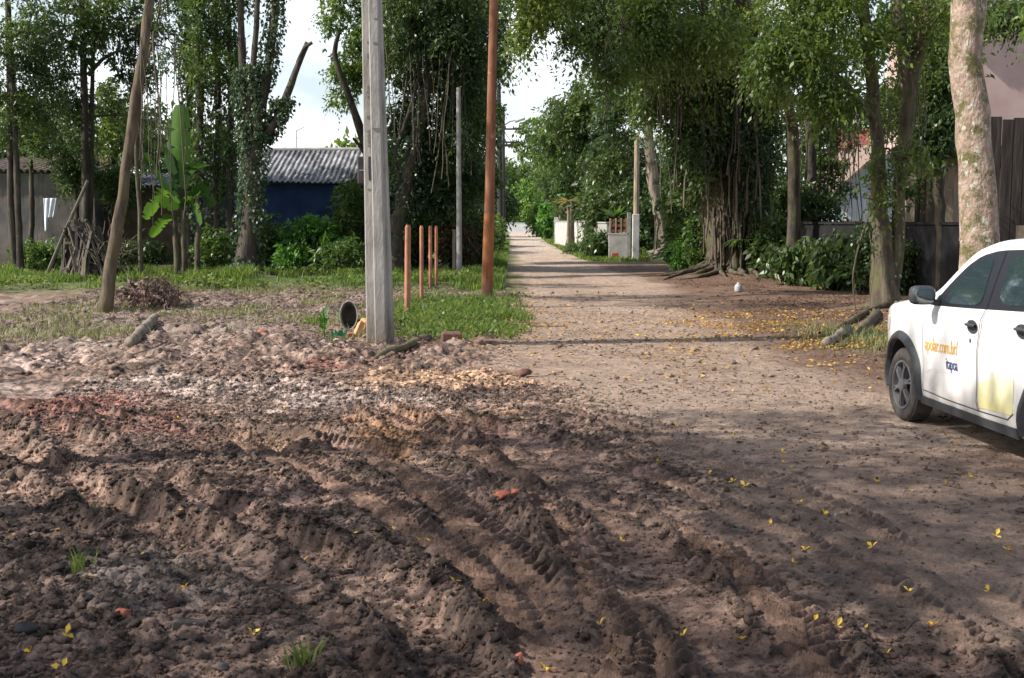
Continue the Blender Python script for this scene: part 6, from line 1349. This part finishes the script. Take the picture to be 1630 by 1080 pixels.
def lumps(x, y, s, flatten=.7, sink=.25):
    n = len(x); vi = rs.randint(0, 10, n); base = np.array(variants)[vi]; sc = np.stack([s * (.7 + .6 * rs.rand(n)), s * (.7 + .6 * rs.rand(n)), s * flatten * (.6 + .7 * rs.rand(n))], 1)
    a = rs.rand(n) * 2 * pi; b = base * sc[:, None]; X = b[..., 0] * np.cos(a)[:, None] - b[..., 1] * np.sin(a)[:, None]; Y = b[..., 0] * np.sin(a)[:, None] + b[..., 1] * np.cos(a)[:, None]
    V = np.stack([X + x[:, None], Y + y[:, None], b[..., 2] + (hzv(x, y) + s * (flatten - sink) * .6)[:, None]], -1).reshape(-1, 3); k = len(iv)
    return V, (if_[None] + (np.arange(n) * k)[:, None, None]).reshape(-1, 3), k
def sub_at(A, x, y):
    i = np.clip(np.searchsorted(ay, y), 1, len(ay) - 1); j = np.clip(np.searchsorted(ax, x), 1, len(ax) - 1); return A[i, j]
cm = np.zeros_like(GX); cm[sub] = clod_m
def clodfn(x, y): return np.clip(sub_at(cm, x, y) * .8, 0, 1)
x, y = scatter(26000, -4.2, 3.0, 3.9, 12.5, clodfn); s = .010 + .020 * rs.rand(len(x)) ** 3; V, F, k = lumps(x, y, s)
cc = [np.repeat(colat(x, y) * (.6 + .4 * rs.rand(len(x), 1)), k, 0)]; VV = [V]; FF = [F]
bv = np.array([v_ / np.linalg.norm(v_) for v_ in iv[:12]]); bf = np.array([(0, 11, 5), (0, 5, 1), (0, 1, 7), (0, 7, 10), (0, 10, 11), (1, 5, 9), (5, 11, 4), (11, 10, 2), (10, 7, 6), (7, 1, 8), (3, 9, 4), (3, 4, 2), (3, 2, 6), (3, 6, 8), (3, 8, 9), (4, 9, 5), (2, 4, 11), (6, 2, 10), (8, 6, 7), (9, 8, 1)])
full_, fiv, fif, fvar = None, iv, if_, variants
iv, if_ = bv, bf; variants = [bv * np.random.RandomState(50 + k_).uniform(.5, 1.3, (12, 1)) for k_ in range(10)]
x, y = scatter(150000, -4.2, 3.4, 3.9, 11.5, lambda x, y: clodfn(x, y) * .9 + .25 * sub_at(mud, x, y) + .04); s = .0035 + .009 * rs.rand(len(x)) ** 2; V, F, k = lumps(x, y, s, .8, .3)
cc.append(np.repeat(colat(x, y) * (.5 + .65 * rs.rand(len(x), 1)), k, 0)); FF.append(F + len(VV[0])); VV.append(V)
iv, if_, variants = fiv, fif, fvar
o = mk('mud_clods', np.concatenate(VV), np.concatenate(FF), m_ground, None, False, col=np.concatenate(cc)); tag(o, 'loose clods of mud churned up along the ruts', 'mud clods', kind='stuff')
x, y = scatter(7000, -9, 5, 12, 27, lambda x, y: .15 + .85 * sst(-.8, -1.6, x)); s = .010 + .04 * rs.rand(len(x)) ** 3; V, F, k = lumps(x, y, s)
o = mk('earth_lumps', V, F, m_ground, None, False, col=np.repeat(colat(x, y) * (.7 + .5 * rs.rand(len(x), 1)), k, 0)); tag(o, 'lumps of dry earth on the bank left of the pole', 'earth lumps', kind='stuff')
x, y = scatter(7000, -1, 6, 6, 22, lambda x, y: 1 - sub_at(mud, x, y) * .9); s = .004 + .012 * rs.rand(len(x)) ** 3; V, F, k = lumps(x, y, s)
o = mk('road_pebbles', V, F, m_ground, None, True, col=np.repeat(np.array([.16, .12, .10]) * (.5 + 1.4 * rs.rand(len(x), 1)), k, 0)); tag(o, 'small pebbles on the dirt road', 'pebbles', kind='stuff')
# twigs on the mud
g = MB()
for k in range(150):
    x_, y_ = rs.uniform(-5, 3), rs.uniform(4.3, 14); l = rs.uniform(.05, .22); a = rs.rand() * pi; p = [(x_ + cos(a) * l * q + rs.randn() * .006, y_ + sin(a) * l * q + rs.randn() * .006, hz(x_ + cos(a) * l * q, y_ + sin(a) * l * q) + .006 + .01 * rs.rand()) for q in (-.5, 0, .5)]
    g.tube(p, [.0025, .003, .002], 4)
for k in range(260):
    x_, y_ = rs.uniform(-9, -1.5), rs.uniform(14, 27); l = rs.uniform(.1, .5); a = rs.rand() * pi; p = [(x_ + cos(a) * l * q, y_ + sin(a) * l * q, hz(x_ + cos(a) * l * q, y_ + sin(a) * l * q) + .02 + .06 * rs.rand() * (q > 0)) for q in (-.5, 0, .5)]; g.tube(p, [.006, .007, .003], 4)
tag(g.build('scattered_twigs', m_root), 'thin twigs and straws scattered on the earth', 'twigs', kind='stuff')

# ================================================================= SMALL THINGS
m_brick = M('brick_red', (.30, .09, .055), (.42, .15, .09), scale=14, bump=.5)
m_brickd = M('brick_dark', (.10, .05, .04), (.17, .09, .07), scale=14, bump=.5)
m_orange = M('tile_orange', (.50, .24, .10), (.62, .36, .17), scale=10, bump=.4)
def rock(name, label, cat, px, py, size, m, seed=0, flatn=.7, group=None, yaw=0, Y=None, up=0.0, gap=.3):
    q = G(px, py); q[2] = hz(q[0], q[1]); v, f = iv, if_
    b_ = variants[seed % 10] * np.array(size) * .5; R = rot(0, 0, yaw); b_ = b_ @ R.T
    # angular: snap towards facets
    return tag(mk(name, b_ + q + [0, 0, size[2] * .5 * (1 - gap) + up], f, m, None, seed % 2 == 0), label, cat, group)
# tipped grey bucket: open mouth towards the camera
q = G(552, 534); c = np.array([q[0], q[1] + .25, hz(q[0], q[1]) + .2]); t = thing('tipped_bucket', 'grey pipe piece lying with its dark mouth towards the camera left of the pole', 'pipe', c)
axd = unit(np.array([.12, -1.0, .10])); u1 = unit(np.cross(axd, [0, 0, 1.0])); u2 = np.cross(u1, axd)
def ringp(r1, r2, d, n=28): return [c + axd * d + u1 * r1 * cos(a) + u2 * r2 * sin(a) for a in np.linspace(0, 2 * pi, n + 1)[:-1]]
n = 28; rr = [ringp(.10, .16, -.38), ringp(.125, .205, .14), ringp(.13, .212, .17), ringp(.118, .195, .17), ringp(.11, .185, .12), ringp(.085, .14, -.35)]
V = np.array([p for r in rr for p in r]); F = [(i * n + j, i * n + (j + 1) % n, (i + 1) * n + (j + 1) % n, (i + 1) * n + j) for i in range(5) for j in range(n)] + [tuple(5 * n + j for j in range(n)), tuple(range(n - 1, -1, -1))]
mk('shell', V, F, M('bucket_grey', (.20, .19, .17), (.30, .29, .26), scale=8, bump=.3), t)
g = MB()
for k in range(3): g.add(np.array([p for dd in (.03 - k * .1, .045 - k * .1) for p in [c + axd * dd + u1 * (.112 - k * .012) * cos(a) * s_ + u2 * (.187 - k * .02) * sin(a) * s_ for s_ in (1,) for a in np.linspace(0, 2 * pi, 17)[:-1]]]), [(j, (j + 1) % 16, 16 + (j + 1) % 16, 16 + j) for j in range(16)])
g.build('inner_ridge', m_dark, t)
def brick(name, label, px, py, d, m, rz=0, rx=0, ry=0, up=0, cat='brick', group=None):
    q = G(px, py); z = hz(q[0], q[1]); g = MB(); g.box((q[0], q[1], z + d[2] / 2 - .015 + up), d, rz=rz, rx=rx, ry=ry, bev=min(d) * .12, jit=.008); return tag(g.build(name, m), label, cat, group)
brick('brick_piece', 'yellowish brick piece leaning beside the pipe mouth', 571, 541, (.08, .12, .24), m_orange, .3, -.4, .5, group='rubble beside the pole')
brick('brick_piece', 'orange brick piece touching the left side of the pole', 584, 535, (.16, .14, .16), m_orange, .8, .3, 0, group='rubble beside the pole')
brick('brick_piece', 'small red brick chunk below the pipe mouth', 558, 543, (.10, .12, .08), m_brick, .4, group='rubble beside the pole')
brick('brick_piece', 'crumbled red brick in the earth under the pole foot', 590, 578, (.12, .1, .05), m_brick, 1.1, group='rubble beside the pole')
q = G(535, 552); g = NB()
for k in range(7):
    a = rs.uniform(-1, 1); p = q + [0.02 * k, 0, hz(q[0], q[1])] + np.linspace(0, 1, 6)[:, None] * np.array([sin(a) * .08, -.05, .16]); V, F = strip(p, np.array([.03, .035, .035, .03, .02, .008]), side=np.array([0, 1.0, .1])); g.add(V, F, np.full(len(F), rs.rand()))
tag(g.build('green_scrap', LEAF('green_scrap', [(.03, .18, .10), (.05, .25, .14)], trans=.2)), 'torn bright green scrap below the pipe', 'scrap')
q = G(516, 547); g = NB()
for k in range(9):
    a = rs.uniform(0, 6.28); l = .10 if k else .05; zz_ = rs.uniform(.15, .55) ; p = q + [0, 0, hz(q[0], q[1])] + [0, 0, zz_ * .6] + np.linspace(0, 1, 6)[:, None] * np.array([cos(a) * l, sin(a) * l, .12]); V, F = strip(p, np.array([.01, .035, .04, .035, .02, .004])); g.add(V, F, np.full(len(F), rs.rand()))
V, F = tube([q, q + [.01, 0, .25], q + [-.01, 0, .48]], [.008, .007, .004], 6)
o = g.build('seedling', m_leaf_fresh); tag(o, 'thin upright green seedling left of the pipe', 'seedling'); st = mk('stem', V, F, m_leaf_fresh); st.parent = o
brick('stone_block', 'dark square block with a lit top right of the concrete pole', 719, 556, (.26, .2, .155), m_brickd, .12, cat='block')
q0, q1_, q2_ = G(598, 572), G(640, 566), G(684, 556); pts_ = resample([q0 + [0, 0, hz(*q0[:2]) + .03], q1_ + [0, 0, hz(*q1_[:2]) + .07], q2_ + [0, 0, hz(*q2_[:2]) + .11]], 14)
V, F = tube(pts_, np.interp(np.linspace(0, 1, 14), [0, .1, .9, 1], [.02, .05, .06, .045]), 10, lump=.35); Fl = F.tolist() + [list(range(130, 140)), list(range(9, -1, -1))]
tag(mk('fallen_log', V, Fl, m_bark), 'short brown log lying right of the foot of the concrete pole', 'log')
rock('stone', 'dark stone lying alone on the road edge right of the block', 'stone', 832, 600, (.20, .14, .10), m_brickd, 3)
rock('stone', 'dark stone at the foot of the nearest terracotta stake', 'stone', 658, 518, (.26, .2, .14), m_brickd, 5)
rock('brick_fragment', 'larger red brick fragment in the mud among the ruts', 'brick fragment', 802, 802, (.10, .07, .06), m_brick, 1, group='red brick fragments in the mud')
rock('brick_fragment', 'smaller brick fragment just right of the larger one in the ruts', 'brick fragment', 821, 810, (.06, .05, .04), m_brick, 4, group='red brick fragments in the mud')
rock('brick_fragment', 'red fragment at the lower middle edge of the photo', 'brick fragment', 826, 1062, (.03, .04, .05), m_brick, 6, group='red brick fragments in the mud')
rock('brick_fragment', 'red crumb on the left bank above the pale strip', 'brick fragment', 420, 556, (.16, .12, .1), m_brick, 7, group='red brick fragments in the mud')
rock('brick_fragment', 'red lump in the lower left mud', 'brick fragment', 196, 980, (.08, .06, .04), m_brick, 8, group='red brick fragments in the mud')
rock('stone', 'dark flat stone in the bottom left corner', 'stone', 42, 1012, (.10, .07, .05), m_dark, 9)
rock('stone', 'pale stone near the bottom edge left of centre', 'stone', 352, 1066, (.06, .04, .035), m_stucco, 0)
q = G(290, 1000); a_ = np.array([q[0], q[1], hz(*q[:2]) + .03]); g = MB(); g.box(a_ + [.03, 0, -.02], (.13, .04, .045), rz=.15, ry=.1, bev=.008, jit=.014); tag(g.build('wood_chunk', m_wood), 'grey half buried chunk in the bottom left mud', 'wood chunk')
for (px0, py0, px1, py1, w, lab) in [(208, 566, 247, 522, .075, 'grey broken stump piece on the bank left of centre'), (1312, 552, 1352, 536, .06, 'pale dead branch end beside the yellow leaves'), (736, 444, 768, 412, .06, 'pale log lying by the foot of the wooden fence')]:
    a_, b2 = G(px0, py0), G(px1, py1); a_[2] = hz(*a_[:2]) + w * .6; b2[2] = hz(*b2[:2]) + w * 1.6; V, F = tube(resample([a_, (a_ + b2) / 2 + [.03, 0, .03], b2], 10), np.linspace(w, w * .8, 10), 9, lump=.4); Fl = F.tolist() + [list(range(90 - 9, 90)), list(range(8, -1, -1))]; tag(mk('dead_log', V, Fl, m_bark_l), lab, 'log')
q = P(262, 404, 36.5); V, F = tube(resample([q + [-.35, 0, 0], q + [.35, .05, .05]], 8), [.1] * 8, 10, lump=.3); tag(mk('dead_log', V, F.tolist() + [list(range(70, 80)), list(range(9, -1, -1))], m_bark_l), 'log on the grass right of the plank stack', 'log'); 
bpy.data.objects[[o.name for o in C.objects if o.name.startswith('dead_log')][-1]].location.z = -float(q[2]) + .12
# big surface root of the mossy tree
g = NB()
for pts_, r0 in (([(1408, 488), (1392, 512), (1365, 532), (1335, 556)], .13), ([(1404, 492), (1375, 508), (1340, 520), (1305, 533)], .09)):
    q = np.array([G(*p_) for p_ in pts_]); q[:, 2] = [hz(*p_[:2]) for p_ in q]; q = resample(q, 14); r = np.linspace(r0, .025, 14); q[:, 2] += r * .35; V, F = tube(q, r, 9, lump=.35); g.add(V, F)
tr_ = [o for o in C.objects if o.name.startswith('forked_moss_tree')][0]; g.build('surface_root', m_bark, tr_, attr=False)
# white plastic jug
q = G(1175, 466); q[2] = hz(*q[:2]); V = []; pr = [(.0, .001), (0, .075), (.02, .085), (.12, .085), (.155, .07), (.175, .035), (.21, .03), (.21, .001)]; n = 18
for z, r in pr: V += [(q[0] + r * cos(2 * pi * k / n), q[1] + r * sin(2 * pi * k / n), q[2] + z) for k in range(n)]
tag(mk('plastic_jug', np.array(V), np.array([(i * n + k, i * n + (k + 1) % n, (i + 1) * n + (k + 1) % n, (i + 1) * n + k) for i in range(len(pr) - 1) for k in range(n)]), m_frame), 'small white plastic jug standing before the fig roots', 'jug')
rock('litter_scrap', 'tiny white scrap on the ground before the shaded shrubs', 'scrap', 1364, 455, (.12, .08, .07), m_paint, 2)
# individual yellow blossoms on the mud
yl = [(667, 858), (725, 940), (777, 957), (955, 992), (978, 1045), (988, 851), (1128, 760), (1166, 770), (1186, 777), (1245, 722), (1276, 797), (1311, 820), (1281, 877), (1262, 893), (1388, 875), (1395, 768), (1450, 785), (1446, 940), (1412, 1030), (1295, 990), (1333, 1000), (1378, 995), (1213, 963), (1585, 855), (1604, 878), (1574, 940), (1484, 993), (586, 788), (1048, 740), (1076, 680), (1249, 739), (1033, 800), (292, 945), (262, 875), (48, 1045), (100, 1065), (105, 1020), (770, 985), (700, 1072), (1180, 1010), (1088, 1000), (1522, 705), (1545, 760), (1226, 836), (402, 1013), (12, 845), (870, 1060), (1165, 696)]
proto = None
for k, (px, py) in enumerate(yl):
    q = G(px, py); z = hz(q[0], q[1]); a = rs.rand() * 6.28; sz = .020 + .012 * rs.rand()
    if proto is None:
        V = []; F = []
        for j, (aj, tl) in enumerate(((0, .5), (1.9, .25), (3.9, .8))):
            d = np.array([cos(aj), sin(aj), tl]); s_ = np.array([-sin(aj), cos(aj), 0]); b_ = len(V); V += [np.zeros(3), d * .6 + s_ * .38 + [0, 0, .15], d * 1.15, d * .6 - s_ * .38 + [0, 0, .15]]; F.append((b_, b_ + 1, b_ + 2, b_ + 3))
        proto = mk('yellow_blossom', np.array(V), F, m_blossom, None, False, attr=[.2, .6, .9]); o = proto
    else: o = proto.copy(); C.objects.link(o)
    o.location = (q[0], q[1], z + .006); o.rotation_euler = (rs.randn() * .4, rs.randn() * .4, a); o.scale = (sz, sz, sz)
    tag(o, 'small crumpled yellow blossom lying on the rutted mud', 'blossom', 'yellow blossoms fallen on the mud')
q = G(1331, 821); V, F, k = lumps(np.array([q[0]]), np.array([q[1]]), np.array([.012])); tag(mk('blue_scrap', V, F, M('scrap_blue', (.20, .34, .45), bump=0)), 'tiny pale blue scrap among the tyre marks', 'scrap')
for i, (px, py, h_) in enumerate([(157, 812, .11), (128, 905, .08), (480, 1064, .08)]):
    q = G(px, py); x = q[0] + rs.randn(26) * .03; y = q[1] + rs.randn(26) * .03; V, F, v = blades(x, y, hzv(x, y), h_, .012, rs, .6)
    tag(mk('weed_tuft', V, F, m_weed, None, False, attr=v), ['green weed sprig on the edge of the left rut wall', 'small green sprig in the shaded left mud', 'green sprig at the bottom edge of the photo'][i], 'weed', 'weed sprigs in the mud')
